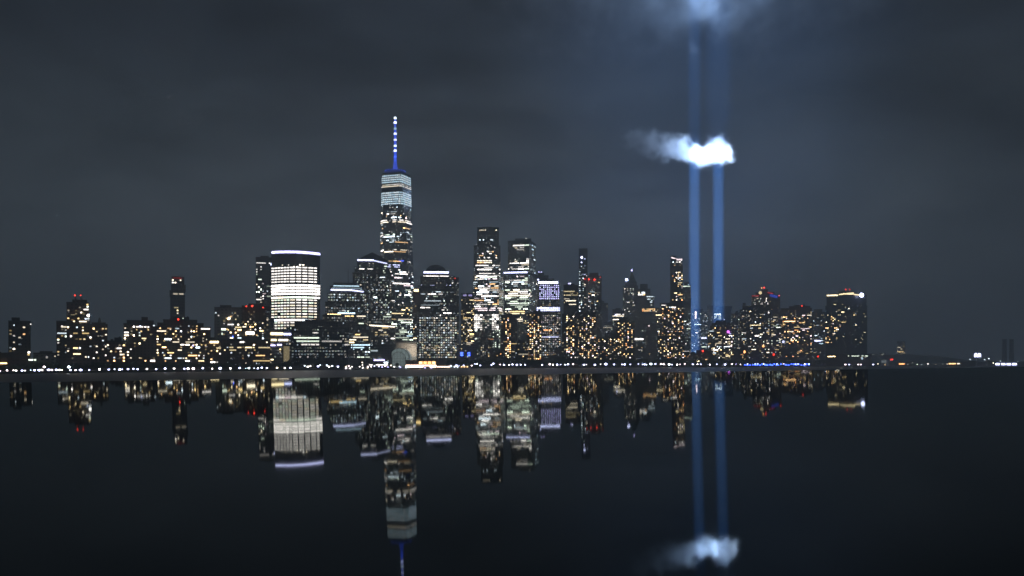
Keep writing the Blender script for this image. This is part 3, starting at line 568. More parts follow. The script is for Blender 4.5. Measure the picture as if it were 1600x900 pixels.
# blocky bright tower
B(O, 'flat-topped office tower with a violet line across its mid setback', 430, [(786.5, 842, 424.5), (793.5, 837, 376), (805, 830, 373.5)], 'glassb',
  [Z(381, 384.5, 800, 826, p=.95, pal='cream', s=2.6, cw=3.2, fh=3.8, n=6, wf=.85), Z(386, 403, 794, 827, r=.8, p=.4, pal='cream', s=1.5, cw=3.2, fh=3.8, n=3), Z(403, 421, 794, 827, r=1, p=.8, pal='cream', s=2.4, cw=3.2, fh=3.8, n=4), Z(380, 424, 827, 838, r=.8, p=.5, pal='ice', s=.6, cw=3.2, fh=3.8, n=4),
   Z(430, 448, 788, 825, r=.95, p=.75, pal='office', s=2.2, cw=3.2, fh=3.8, n=4), Z(450, 463, 788, 830, p=.8, pal='cream', s=2.6, cw=3.2, fh=3.8, n=5, wf=.85), Z(463, 484, 788, 826, r=1, p=.78, pal='green', s=1.9, cw=3.2, fh=3.8, n=4), Z(484, 491, 790, 820, p=.9, pal='yellow', s=3.2, cw=3.2, fh=3.8, n=4, wf=.85), Z(492, 512, 790, 825, p=.4, pal='yellow', s=1.4, cw=3.2, fh=3.8, n=3), Z(426, 500, 826, 842, r=.6, p=.35, pal='cool', s=1.4, cw=3.2, fh=3.8, n=2)],
  split=[(825, 14), (827, 14), None], strips=[(787, 824, 425.3, 2, 'lav', 3.2)], depth=45, pts=[(822, 372.5, .7, 'white', 3)], plant=False)
B(T, 'brown riverside tower with pinkish lit windows, between the two bright-floored towers', 90, [(783, 808, 493)], 'brickd', [Z(496, 560, 789, 800, p=.75, pal='ora', s=2.6, cw=3, fh=3.1, n=1), Z(500, 560, 784, 808, p=.1, pal='warm', s=1.6, cw=3, fh=3.1)], pts=[(794, 540.8, 1.2, 'orange', 6)])
B('low_building', 'small dark block with a hipped roof between two brown riverside towers', 90, [(806, 826, 541), (809, 820, 532)], 'brickd', [Z(545, 562, p=.2, pal='res', s=.8)], plant=False)
B(T, 'brown riverside tower crowded with small amber windows, right of the hipped-roof block', 90, [(824, 846, 489)], 'brickd', [Z(492, 562, 825, 845, p=.5, pal='ora', s=2.0, cw=3.2, fh=3.1, n=1)])
B(O, 'tower with a violet lit crown of dotted windows and a second violet band', 300, [(838, 876, 487), (838.5, 875, 478), (839.5, 874, 440), (845, 866, 436)], 'glass',
  [Z(444, 468, 841, 873, p=.85, pal='violet', s=2.1, cw=3.4, fh=3.6, n=1), Z(481, 486.5, 839, 875.5, p=.95, pal='lav', s=3.4, cw=3.4, fh=4.2, n=2, wf=.8, hf=.8), Z(488, 556, 841, 875, r=.9, p=.80, pal='pinkw', s=.8, cw=3.8, fh=4.1, n=1, wf=.6, hf=.42), Z(514, 517.5, 850, 863, p=.9, pal='ora', s=1.8, n=3), Z(525, 528, 846, 873, p=.85, pal='lav', s=1.6, n=3), Z(476.5, 481, 844, 862, p=.6, pal='ora', s=2, n=2)],
  strips=[(841, 872, 441.2, 3.2, 'lav', 3.4)], pts=[(841, 437, 1.3, 'lav', 5), (842, 425, .9, 'violet', 4), (846, 425, .9, 'violet', 4)], depth=45, plant=False)
B(O, 'dark slab showing behind the violet-crowned tower', 520, [(838, 857, 431), (841, 850, 427)], 'glass', [Z(434, 440, p=.2, pal='violet', s=1.2)], plant=False, dim=0)
B(T, 'dark tower with a white roof lamp, left of the thin needle tower', 300, [(880.5, 903.5, 446)], 'glass', [Z(449, 480, 881, 903, r=.5, p=.7, pal='yellow', s=1.1, cw=3, fh=3.6, n=4), Z(468.5, 471.5, 882, 902, p=.9, pal='cream', s=1.8, n=4)], pts=[(891, 443, 1.1, 'lav', 5), (888.5, 443, .9, 'violet', 4)], dim=0)
B(T, 'brown riverside tower with a bright stair line of windows, below the lamp-topped tower', 90, [(878, 904, 491)], 'brickd', [Z(493, 560, 883, 896, p=.55, pal='ora', s=2.8, cw=3.4, fh=3.3, n=1), Z(493, 560, 878, 904, p=.12, pal='warm', s=1.5)])
B(T, 'thin needle tower with a dark blank top', 420, [(904.5, 918, 389)], 'glass', [Z(400, 430, 905, 917, p=.14, pal='lav', s=2.2, cw=3.2, fh=3.6, n=1), Z(415, 490, 905, 912, p=.45, pal='cool', s=1.5, cw=3.2, fh=3.6, n=1), Z(430, 490, 912, 918, p=.2, pal='cream', s=.9)], pts=[(909, 402.3, 1.7, 'lav', 9)], plant=False, dim=0)
B(T, 'tower with three red beacons at the right shoulder of the needle tower', 360, [(916, 940, 432), (921, 935, 427)], 'granite', [Z(448, 500, 918, 931, p=.4, pal='pinkw', s=2.0, cw=3.2, fh=3.3), Z(440, 520, 931, 940, p=.1, pal='warm', s=1)], pts=[(913.5, 436, 1.0, 'red', 4), (920, 436.5, 1.7, 'red', 4), (929, 437, 2.0, 'red', 4), (938, 433, .8, 'red', 3)], plant=False)
B(T, 'brown riverside tower with amber windows at the foot of the needle tower', 85, [(902, 931, 489)], 'brickd', [Z(492, 560, 903, 930, p=.42, pal='ora', s=2.0, cw=3.2, fh=3.1, n=1)])
B(O, 'dim grey tower in the haze right of the three red beacons', 900, [(931, 950, 474), (934, 944, 471)], 'stone', [Z(478, 520, p=.04, pal='dim', s=.7)], dim=0)
B(O, 'hazy stepped stone building with faint floodlit ledges', 620, [(940, 968, 507), (944, 964, 504)], 'stone', [Z(508, 520, p=.35, pal='dim', s=.5, cw=3, fh=3.6, n=3)])
B('apartment_block', 'low riverside block of scattered orange windows right of the needle tower', 80, [(928, 968, 528), (945, 966, 521)], 'brickd', [Z(530, 562, p=.3, pal='ora', s=2.0, cw=3.2, fh=3.1, n=1)])
B(O, 'small tower with two bright white top floors, left of the twin-lamp spire', 480, [(957, 975, 484)], 'granite', [Z(490, 495, 958, 974, p=.9, pal='cream', s=3, cw=3.4, fh=3.6, n=3, wf=.8), Z(497, 520, 956, 974, p=.4, pal='cream', s=1.2)], pts=[(962, 492.3, 1.3, 'lav', 5)])
# spired stone tower
r_, lv, D = B(O, 'old stone tower with a pointed roof, one large white lamp and a violet tip', 600, [(973, 997, 447), (977, 995, 441)], 'stone', [Z(447, 490, 974, 992, p=.3, pal='cream', s=.9, cw=3.2, fh=3.6, n=1)], pts=[(979, 437, 2.2, 'lav', 9)], plant=False)
pl, z0, z1, d = lv[-1]; c = inset(pl, 0)[0]; b = MB(); b.prism([(U(x) * yy, yy) for x, yy in ((982, d + 3), (994, d + 3), (994, d + 20), (982, d + 20))], z1 + 1.2, zpx(424.5, d), M['copper'], [(U(x) * yy, yy) for x, yy in ((986.7, d + 10), (987.7, d + 10), (987.7, d + 11), (986.7, d + 11))]); b.build('roof', r_)
b = MB(); b.tube((U(987.2) * (d + 10), d + 10, zpx(425, d)), (U(987.2) * (d + 10), d + 10, zpx(421, d)), .5, .3, M['steel'], 6); b.build('finial', r_)
b = MB(); b.ball((U(987.2) * (d + 10), d + 10, zpx(422.5, d + 10)), 2.0, em('violet', 6), 8); b.build('roof_light', r_)
B(O, 'pale stepped tower with a chamfered roof and white-lit upper corner', 560, [(994, 1024, 482), (997, 1022, 465), (997, 1016, 452), (1000, 1012, 444.5)], 'stone', [Z(455, 461.5, 997, 1008, p=.95, pal='pinkw', s=3.2, cw=3.6, fh=4.4, n=3, wf=.9, hf=.8), Z(464, 480, 1010, 1021, p=.4, pal='cool', s=1.2), Z(482, 487, 1003, 1024, p=.85, pal='ora', s=2.8, cw=3.4, fh=4, n=2, wf=.8), Z(490, 550, p=.06, pal='dim', s=.8)], strips=[(1010, 1021, 463.5, 1.2, 'cool', 1.2)], plant=False, dim=.5)
B(T, 'dark riverside tower with gold windows in front of the old stone tower', 90, [(962, 992, 503), (968, 984, 499)], 'brickd', [Z(503, 560, 963, 990, p=.4, pal='ora', s=2.2, cw=3.3, fh=3.1, n=1)])
B('low_building', 'small hotel with one white lit parapet beneath the pale stepped tower', 120, [(988, 1007, 528)], 'conc', [Z(533, 560, p=.08, pal='res', s=1)], strips=[(990, 1005, 529.8, 2.3, 'white', 2.6)], plant=False)
B(O, 'pale concrete block right of the small hotel with few lights', 200, [(1005, 1027, 507)], 'stone', [Z(545, 560, p=.2, pal='ora', s=1.5)], pts=[(1014, 509, 1, 'pink', 3)], plant=False)
B(O, 'mid-height tower with a bright cream top floor, left of the big dark riverside tower', 300, [(1024, 1048, 482), (1031, 1046, 474)], 'granite', [Z(475.5, 479, 1033, 1042, p=1, pal='cream', s=3.2, n=3, wf=.85), Z(484, 520, 1025, 1046, p=.35, pal='yellow', s=1.4, cw=3.2, fh=3.6, n=2)], plant=False)
B(T, 'slim residential tower with a jagged floodlit crown, left of the light beams', 260, [(1047, 1067, 413), (1048, 1066, 405), (1048.5, 1056, 400.5)], 'glass', [Z(405, 416, 1048, 1067, p=.75, pal='pinkw', s=2.0, cw=3.4, fh=3.6, n=2), Z(422, 470, 1049, 1067, r=.9, p=.38, pal='ora', s=2.1, cw=3.4, fh=3.6, n=2), Z(424, 440, 1059, 1066, p=.8, pal='cream', s=2.4, cw=3.4, fh=3.6, n=2)], strips=[(1049, 1057, 402, 1.6, 'pink', 1.4, 404.5), (1057, 1066, 405.5, 2.4, 'pink', 1.0)], plant=False, dim=0)
B(T, 'big dark riverside tower covered in gold windows left of the light beams', 90, [(1028, 1069, 516), (1034, 1068, 478), (1043, 1062, 474)], 'brickd', [Z(479, 560, 1029, 1068, p=.36, pal='ora', s=2.3, cw=3.4, fh=3.1, n=1), Z(478, 482, 1046, 1056, p=.9, pal='cool', s=1.6, n=3)])
B(O, 'narrow tower with a white top row just left of the left beam', 500, [(1066, 1079.5, 446), (1069, 1077, 441)], 'granite', [Z(445, 448.5, 1067, 1079, p=.9, pal='cool', s=2.4, n=3), Z(451, 470, 1067, 1078, p=.3, pal='pinkw', s=1.6), Z(480, 550, p=.35, pal='cool', s=1.1, cw=3.2, fh=3.6, n=2)], plant=False)
# behind the beams
B(O, 'office block with a glowing vertical sign seen through the left beam', 0, [(1079, 1106, 487), (1084, 1098, 483)], 'glass', [Z(490, 552, 1080, 1106, p=.4, pal='cool', s=1.6, cw=3.2, fh=3.7, n=2)], strips=[(1086, 1088, 492, 11, 'pink', 3.2), (1096, 1104, 528.3, 2, 'lav', 3)], D=2780, plant=False)
B(O, 'narrow dark tower standing between the two beams', 0, [(1105, 1115, 478)], 'glass', [Z(490, 545, p=.25, pal='cool', s=1.2)], D=2760)
B(O, 'dark flat-roofed tower seen through the right beam', 0, [(1116, 1144, 479)], 'glass', [Z(489, 498, 1117, 1126, p=.8, pal='cool', s=2.6, cw=4, fh=4.2, n=3, wf=.8), Z(497, 500, 1120, 1132, p=.4, pal='lav', s=2), Z(505, 545, p=.15, pal='cool', s=1)], D=2800, plant=False, dim=0)
r_, lv, D = B(T, 'domed riverside apartment tower full of amber windows below the right beam', 130, [(1106, 1147, 519), (1108, 1146, 510), (1112, 1142, 505), (1118, 1134, 501.5)], 'brickd', [Z(508, 560, 1107, 1146, p=.48, pal='warm', s=2.4, cw=3.3, fh=3.2, n=2)], pts=[(1138, 518.5, 2.2, 'magenta', 4), (1140.5, 521, 1, 'violet', 3), (1143.5, 526, .9, 'lav', 4), (1143.5, 534, 1, 'pink', 4), (1142.5, 541, 1, 'pink', 4)], plant=False)
B('low_building', 'low dark wharf building with a red lamp right of the left beam foot', 60, [(1088, 1112, 548)], 'brickd', [Z(551, 566, p=.22, pal='ora', s=1.6)], pts=[(1098, 548.5, 1.8, 'red', 6)], plant=False)
B(O, 'mid-rise dark block between the domed apartments and the wide stepped block', 350, [(1142, 1160, 491), (1148, 1156, 488)], 'granite', [Z(495, 545, p=.22, pal='res', s=1.3, cw=3.2, fh=3.5)])
B(T, 'block with red-edged penthouse, a blue sloped roof and a gold lit turret', 330, [(1174, 1219, 462), (1180, 1210, 457), (1190, 1200, 453)], 'brick', [Z(464, 476, 1176, 1202, p=.55, pal='cream', s=1.8, cw=3.2, fh=3.3, n=1), Z(476, 545, 1200, 1218, p=.22, pal='cool', s=1.2)], strips=[(1175, 1186, 462, 1.4, 'red', .7), (1199, 1208, 457, 1.4, 'red', .8, 459), (1203, 1215, 461.5, 4, 'blue', .6, 464.5)], pts=[(1194, 449.5, 1.6, 'red', 5), (1190, 450, 1.1, 'orange', 4), (1188, 457.5, 2.6, 'yel', 1.6), (1217.5, 462, 1.3, 'red', 4)], plant=False)
B(T, 'wide dark stepped block with scattered yellow windows right of the domed apartments', 120, [(1156, 1205, 484), (1160, 1203, 478), (1160.5, 1165, 474)], 'brickd', [Z(486, 552, 1158, 1203, p=.28, pal='res', s=2.0, cw=3.2, fh=3.2, n=2)], pts=[(1163, 549.8, 2.1, 'orange', 5), (1192.5, 541, 1.8, 'orange', 4)], plant=False)
B(T, 'narrow brown block with bluish windows beneath the blue sloped roof', 140, [(1200, 1220, 486)], 'brick', [Z(488, 552, 1201, 1219, p=.3, pal='res', s=1.7, cw=3.2, fh=3.2)], pts=[(1209, 554, 2.2, 'red', 4), (1204, 498, 1.4, 'cool', 4)], plant=False)
B(T, 'brick riverside slab with a red lamp by its roof tank, left of the corner tower', 110, [(1220, 1268.5, 482), (1233, 1266, 479)], 'brick', [Z(485, 540, 1221, 1268, p=.36, pal='ora', s=2.2, cw=3.3, fh=3.2, n=2), Z(545, 558, 1228, 1268, p=.3, pal='ora', s=1.8, cw=3.3, fh=3.2)], pts=[(1253, 478, 1.6, 'red', 3), (1278, 557, 1.7, 'red', 4), (1224, 534, 2, 'lav', 3)], ant=[(1256, 479, 473, 1.6)])
B(T, 'dim narrow building with a white shop row, left of the corner tower', 200, [(1268, 1289, 488), (1272, 1285, 484)], 'conc', [Z(492, 530, 1270, 1288, p=.2, pal='ice', s=1.2, cw=3.2, fh=3.4), Z(530, 538, 1272, 1286, p=.6, pal='cool', s=1.8, cw=3.2, fh=3.4, n=3)], strips=[(1273, 1283, 532.5, 1.8, 'lav', 3)], plant=False)
B(T, 'large curved corner tower at the right end with a gold roof edge and white beacon', 120, [(1289.5, 1355, 478), (1291.5, 1354, 461), (1310, 1332, 455)], 'glass', [Z(474, 490, 1292, 1345, p=.16, pal='yellow', s=1.4, cw=3.3, fh=3.3, n=2), Z(490, 536, 1290, 1314, p=.38, pal='ora', s=2.0, cw=3.3, fh=3.3, n=2), Z(484, 536, 1314, 1353, r=.8, p=.2, pal='yellow', s=1.3, cw=3.3, fh=3.3, n=3)],
  strips=[(1292, 1309, 461.2, 2, 'yel', 2.4), (1311, 1334, 460, 1.8, 'yel', 1.6, 457.8), (1318, 1344, 458.5, 1.6, 'yel', 1.6, 460.8)], pts=[(1346.3, 461, 3.4, 'lav', 14), (1321.5, 452.3, 1.4, 'red', 4), (1327.5, 452.3, 1.3, 'red', 3)], bow=10, depth=45, plant=False, dim=0)
B('low_building', 'low waterfront hall with a long row of small cream lights under the corner tower', 45, [(1290, 1362, 553.5)], 'brickd', [Z(555, 557.5, 1325, 1356, p=.85, pal='cream', s=1.6, cw=3.4, fh=3, n=2), Z(555.5, 558.5, 1293, 1305, p=.7, pal='yellow', s=2, cw=3.4, fh=3.2)], pts=[(1347, 560, 1.8, 'ice', 1.5)], plant=False)

# second row of mid-rise blocks closing the gaps just above the trees
gaps = [(300, 338, 548, 300, 'dark mid-rise glimpsed low behind the block with the bright amber corner'), (612, 660, 552, 480, 'low dark roofs at the foot of the tallest tower'),
        (764, 790, 548, 300, 'dark low block left of the brown tower with pinkish windows'), (866, 884, 545, 240, 'dark low block between the violet-crowned tower and the stair-lit tower'),
        (1066, 1092, 553, 250, 'low dark sheds at the foot of the left beam'), (1142, 1162, 548, 110, 'low dark houses right of the domed apartments')]
for x0, x1, yt, off, lb in gaps:
    B('low_building', lb, off, [(x0, x1, yt)], 'brickd', [Z(yt + 1, 560, p=.14, pal='ora', s=1.2, cw=3.2, fh=3.2)])

# ferry landing hall: two warm storeys
FD = shore(662) - 6
fr = empty('ferry_terminal', (U(662) * FD, FD, GZ)); tag(fr, 'long two-storey ferry hall glowing orange on the water edge', 'ferry terminal')
b = MB(); b.prism(plan_rect(633.5, 682, FD, 16), GZ - 3, zpx(563.5, FD), M['conc']); b.build('wall', fr)
b = MB(); b.prism(plan_rect(632.5, 683, FD - 1.5, 19), zpx(563.5, FD) + .05, zpx(562.6, FD), M['roof']); b.build('roof', fr)
for k in range(7):
    x0 = 634.5 + k * 6.8; b = MB(); b.prism(plan_rect(x0, x0 + 5, FD - .5, .4), zpx(568.5, FD), zpx(565, FD), em('orange' if k % 3 else 'warm', 5)); b.build('lit_window', fr)
b = MB(); b.prism(plan_rect(634, 681.5, FD - .6, .5), zpx(574, FD), zpx(570.2, FD), em('pinkish', 7)); b.build('lit_gallery', fr)
b = MB(); b.prism(plan_rect(682.5, 703, FD + 2, .5), zpx(574, FD), zpx(572.2, FD), em('pinkish', 5)); b.build('lit_canopy', fr)
b = MB(); b.prism(plan_rect(630, 690, FD - 8, 8), 0.0, .9, M['quay']); b.build('landing_stage', fr)

# piers on the right
def hall(name, label, cat, x0, x1, yt, yb, D, lights, wall='conc', under=None):
    r = empty(name, (U((x0 + x1) / 2) * D, D, 0)); tag(r, label, cat)
    b = MB(); b.prism(plan_rect(x0, x1, D, 20), -1, zpx(yt, D), M[wall]); b.build('wall', r)
    b = MB(); b.prism(plan_rect(x0 - .6, x1 + .6, D - 1, 22), zpx(yt, D) + .05, zpx(yt, D) + 1.0, M['roof']); b.build('roof', r)
    for (a, c_, y, t, col, s) in lights:
        b = MB(); b.prism(plan_rect(a, c_, D - .6, .4), zpx(y + t / 2, D), zpx(y - t / 2, D), em(col, s)); b.build('lit_window', r)
    return r
hall('pier_shed', 'white boxy pier shed with a red lamp right of the corner tower', 'pier shed', 1376, 1389, 561.5, 571, 2100, [(1377, 1385, 565, 3.2, 'cool', .22), (1391, 1395.5, 561.8, 2.4, 'red', 3), (1386.5, 1388, 566, 1.6, 'white', 3)], 'hull')
hall('pier_shed', 'low dark pier shed with one orange lit opening', 'pier shed', 1398, 1425, 566.0, 571, 2100, [(1404.5, 1413.5, 568.6, 1.8, 'orange', 5)], 'quay')
hall('ferry_terminal', 'far ferry slip with a brilliant white lit deck left of the dark pylon', 'ferry terminal', 1482, 1514, 565.5, 572, 2000, [(1482.5, 1493.5, 568.3, 1.6, 'warm', 5), (1495.5, 1499.5, 568.2, 1.6, 'cream', 4), (1500, 1513, 568, 3, 'white', 8)], 'quay')
hall('ferry_terminal', 'short white lit ferry deck between the two dark pylons', 'ferry terminal', 1526, 1541, 565.8, 572, 2000, [(1529, 1540.5, 568.8, 2.6, 'lav', 6)], 'quay')
hall('ferry_terminal', 'far right landing with five wide blue-white lamps in a row', 'ferry terminal', 1554, 1620, 565.8, 572, 1980, [(1555.5 + k * 8.8, 1562 + k * 8.8, 569, 3.0, 'lav', 9) for k in range(7)], 'quay')
for x0, x1, lb in ((1513.8, 1524.5, 'dark timber pylon left of the lit twin-arched sign'), (1543, 1551.5, 'dark timber pylon beside the five blue-white lamps')):
    D_ = 1990; r_ = empty('dock_pylon', (U((x0 + x1) / 2) * D_, D_, 0)); tag(r_, lb, 'pylon')
    b = MB(); b.prism(plan_rect(x0, x1, D_, 8), -1, zpx(564.5, D_), M['quay']); b.build('tower_body', r_)
    b = MB(); b.prism(plan_rect(x0 - .6, x1 + .6, D_ - .8, 9.5), zpx(564.5, D_), zpx(563.6, D_), M['roof']); b.build('cap', r_)
D_ = 1990; r_ = empty('lit_sign', (U(1527.5) * D_, D_, 0)); tag(r_, 'brilliant white twin-arched sign on a thin post at the far right', 'sign')
b = MB(); b.tube((U(1527.5) * D_, D_, 0), (U(1527.5) * D_, D_, zpx(558, D_)), .7, .5, M['steel'], 6); b.build('post', r_)
for x in (1524.8, 1530.2):
    rr_ = 2.5 / F * D_; b = MB(); zc_ = zpx(554, D_)
    arc = [(-rr_, -zc_ + zpx(558, D_))] + [(-rr_ * math.cos(math.pi * k / 8), rr_ * math.sin(math.pi * k / 8)) for k in range(9)] + [(rr_, -zc_ + zpx(558, D_))]
    n_ = len(arc); vs = [(U(x) * D_ + a, D_ - .5, zc_ + z) for a, z in arc] + [(U(x) * D_ + a, D_ + .5, zc_ + z) for a, z in arc]
    b.add(vs, [tuple(range(n_)), tuple(range(2 * n_ - 1, n_ - 1, -1))] + [(i, i + n_, (i + 1) % n_ + n_, (i + 1) % n_) for i in range(n_)], em('lav', 5)); b.build('arch_panel', r_)
# far tower on the hill
B(T, 'lone distant tower with amber floors on the dark hill at the right', 0, [(1401.5, 1414.5, 534)], 'brick', [Z(535, 554, p=.45, pal='yellow', s=1.0, cw=4, fh=3.6, n=2)], D=2870, plant=False)
for x0, x1, yt, lb in ((1362, 1372, 555, 'faint pale building at the left end of the dark hill'), (1374, 1384, 553.5, 'faint pale building left of the lone distant tower')):
    B('distant_house', lb, 0, [(x0, x1, yt - 1.5)], 'stone', [Z(yt - 1.2, yt + 2, p=.45, pal='cream', s=.9, cw=4.5, fh=3.5, n=2)], D=2860, plant=False)
# twin chimneys
for x, lb in ((1569.5, 'left one of the two dark chimney stacks at the far right'), (1580.5, 'right one of the two dark chimney stacks at the far right')):
    D_ = 2540; c = (U(x) * D_, D_, 0); r_ = empty('chimney_stack', c); tag(r_, lb, 'chimney', 'chimney stacks')
    hh = zpx(530, D_); b = MB(); b.lathe(c, [(7.2, -1), (5.7, hh * .5), (5.4, hh - 3)], M['quay'], 20); b.build('shaft', r_)
    b = MB(); b.lathe(c, [(5.8, hh - 3), (6.1, hh - 1.5), (4.7, hh)], M['roof'], 20); b.build('cap', r_)
mb = MB(); mb.prism([(U(a) * d, d) for a, d in ((1540, 2480), (1640, 2480), (1640, 2585), (1540, 2585))], -1, 3.2, M['quay']); tag(mb.build('power_station_ground'), kind='structure')

# ------------------------------------------------------------------ lamps, trees, boats
def where(px):
    t = [(0, 'below the isolated square tower'), (75, 'below the red-topped brick tower'), (180, 'below the stepped-roof brick block'), (255, 'below the widest brick block'), (335, 'below the grey slab'), (400, 'below the curved white tower'),
         (455, 'below the low wide glass office block'), (548, 'below the pyramid-roofed tower'), (604, 'by the glass vault'), (650, 'below the domed tower'), (715, 'below the second tallest tower'), (785, 'below the violet-lined tower'), (838, 'below the violet-crowned tower'),
         (878, 'below the needle tower'), (940, 'below the old stone tower'), (1028, 'left of the beam feet'), (1080, 'below the two beams'), (1150, 'below the wide stepped block'), (1215, 'below the red-lamped brick slab'), (1290, 'below the right-end corner tower'), (1360, 'on the right-hand pier')]
    s = t[0][1]
    for a, n_ in t:
        if px >= a: s = n_
    return s
pole_cache = {}
def lamp(px, py, rpx, col, st, lab=None, D=None, gz=None):
    D = D or shore(px) + 7; g = GZ if gz is None else gz; hgt = zpx(py, D) - g
    r = empty('street_lamp', (U(px) * D, D, g)); nm = {'lav': 'white', 'cool': 'cold white', 'white': 'white', 'blue': 'deep blue', 'warm': 'orange', 'pink': 'pinkish', 'ice': 'icy', 'violet': 'violet', 'amber': 'amber', 'cream': 'cream', 'orange': 'orange', 'yel': 'yellow', 'green': 'greenish', 'red': 'red'}[col]
    size = 'large' if rpx > 1.7 else ('small' if rpx < 1.05 else 'round')
    tag(r, '%s %s street lamp on the quay %s' % (size, nm, where(px)), 'street lamp', 'street lamps along the quay')
    base = MB(); k = round(hgt, 1)
    o = pole_cache.get(k)
    if not o:
        base.tube((0, 0, 0), (0, 0, hgt), .16, .1, M['steel'], 6); base.tube((0, 0, 0), (0, 0, .5), .3, .25, M['steel'], 6)
        o = base.build('pole'); o.parent = r; pole_cache[k] = o
    else:
        o2 = o.copy(); COL.objects.link(o2); o2.parent = r
    kk = ('g', round(rpx * D / F, 1), col, st); g_ = pole_cache.get(kk)
    if not g_:
        b = MB(); b.lathe((0, 0, 0), [(.1, -rpx * D / F * .75), (rpx * D / F * .8, -rpx * D / F * .4), (rpx * D / F, 0), (rpx * D / F * .8, rpx * D / F * .5), (.1, rpx * D / F * .75)], em(col, st), 10)
        g_ = b.build('lamp_globe'); pole_cache[kk] = g_
    else:
        g2 = g_.copy(); COL.objects.link(g2); g_ = g2
    g_.parent = r; g_.location = (0, 0, hgt)
# read off the photograph: (column, size, colour)
LM = [(0, 1.1, 'pink'), (11, 1.4, 'pink'), (21, 1, 'white'), (25, 1.6, 'white'), (34.5, 1.8, 'lav'), (39, 1, 'white'), (48, .8, 'ice'), (54, 1.4, 'lav'), (61, 1.5, 'lav'), (65.5, 1.3, 'white'), (69, 1.7, 'pink'), (76, 2.2, 'lav'), (81, 1.4, 'pink'), (88, 1.7, 'lav'), (93, 1.5, 'white'), (97, 1.3, 'warm'),
      (107.5, 2, 'cool'), (110, 1.4, 'lav'), (118, 1.7, 'pink'), (126, 1.9, 'lav'), (139.5, 1.7, 'lav'), (155.5, 1.3, 'white'), (170, 2, 'lav'), (179, 1, 'cool'), (187, 2.0, 'lav'), (191, 1.3, 'lav'), (200, 1.5, 'lav'), (208.5, 1.3, 'lav'), (215, 1.5, 'lav'), (229.5, 1.4, 'white'), (244, 1.6, 'lav'), (258, 2.0, 'lav'), (272, 2.1, 'white'), (288, 1.5, 'lav'), (294, 2, 'pink'), (302, 2.4, 'pink'), (317, 1.8, 'lav'), (331.5, 1.3, 'white'), (344, 2.3, 'lav'), (360, 1.4, 'white'), (374.5, 1.7, 'lav'),
      (384, .9, 'ice'), (389, 1.3, 'cool'), (397, .9, 'cool'), (403, 1.5, 'lav'), (409, 1.5, 'lav'), (417, 1.8, 'lav'), (433, 1.2, 'cream'), (445, 1.8, 'white'), (454, 1.4, 'cool')]
for px, r_, c in LM:
    lamp(px, interp([(0, 579), (100, 578.3), (200, 577), (350, 575.3), (450, 575)], px) - (5 if (px in (107.5, 69)) else 0) + rnd.uniform(-.5, .5), r_ * rnd.choice((.8, 1.0, 1.15)), c, rnd.choice((6, 10, 16)))
RM = [(704, 1.3, 'pink'), (713, 1.8, 'lav'), (717, 1.1, 'lav'), (724.5, 1.3, 'lav'), (737, 1.4, 'pink'), (742, 1.5, 'lav'), (745, 1.1, 'cool'), (750.5, 1.2, 'lav'), (768, 1.2, 'lav'), (771, 1.5, 'lav'), (781.5, 1.2, 'pink'), (787.5, 1.2, 'lav'), (795.5, 1.0, 'white'), (801, 1.1, 'lav'), (807.5, 1.6, 'lav'), (813.5, 1.3, 'lav'), (820.5, 1.2, 'lav'), (847, 1, 'lav'), (859, 1.5, 'pink'), (864, 1, 'white'), (870.5, 1.3, 'lav'), (876, 1.1, 'lav'), (883, 1.2, 'cool'), (887.5, 1.2, 'lav'), (895.5, 1.5, 'pink'), (912.5, 1.9, 'lav'), (916.5, .7, 'white'), (929.5, 1.5, 'lav'), (938.5, .9, 'white'), (946.5, 2, 'lav'), (959.5, 1.2, 'lav'), (972, 1.4, 'lav'), (976, 1.5, 'lav'), (984.8, 1.7, 'lav'),
      (997.5, 1.2, 'lav'), (1004, 1.3, 'lav'), (1007.5, 1.4, 'lav'), (1010.5, 1, 'cool'), (1017, 1.6, 'cool'), (1024, 1.2, 'lav'), (1033, 1.7, 'pink'), (1037, 1.2, 'pink'), (1045.5, 1.5, 'cool'), (1049.5, .9, 'lav'), (1058, 1, 'white'), (1062.5, .8, 'pink'), (1070, 1.3, 'pink'), (1082.5, 1.7, 'lav'), (1090, 1.3, 'pink'), (1095, 1.3, 'lav'), (1109, 1.4, 'pink'), (1120, 1.2, 'lav'), (1133, 1.9, 'lav'), (1144, .9, 'pink'), (1150, 1.1, 'violet'), (1157, .8, 'pink')]
for px, r_, c in RM:
    lamp(px, interp([(700, 571.5), (760, 570.2), (900, 569.7), (1160, 569)], px) - (2 if px in (742, 745, 771) else rnd.choice((0, 0, -.5, .6))), r_ * rnd.choice((.75, 1.0, 1.15)), c, rnd.choice((5, 9, 16)))
q = 1164
while q < 1268:
    lamp(q, 569.6 + rnd.uniform(-.9, 1.1), rnd.uniform(1.1, 1.7), 'blue', 9); q += rnd.uniform(2.6, 4.6)
for px, c in ((1168, 'lav'), (1180, 'lav'), (1184, 'lav'), (1193, 'cream'), (1214, 'lav'), (1224.5, 'pink'), (1243, 'lav'), (1247, 'lav'), (1257.5, 'cream'), (1264, 'cool')):
    lamp(px, 568.8, 1.1, c, 7)
for px, r_, c, in ((1321, 1.2, 'pink'), (1327, 1.1, 'lav'), (1341, 1.2, 'pink'), (1345, 1.1, 'pink'), (1356, 1.2, 'lav'), (1360, 1.4, 'lav'), (1364.5, 1.2, 'lav')):
    lamp(px, 569.6, r_, c, 8)
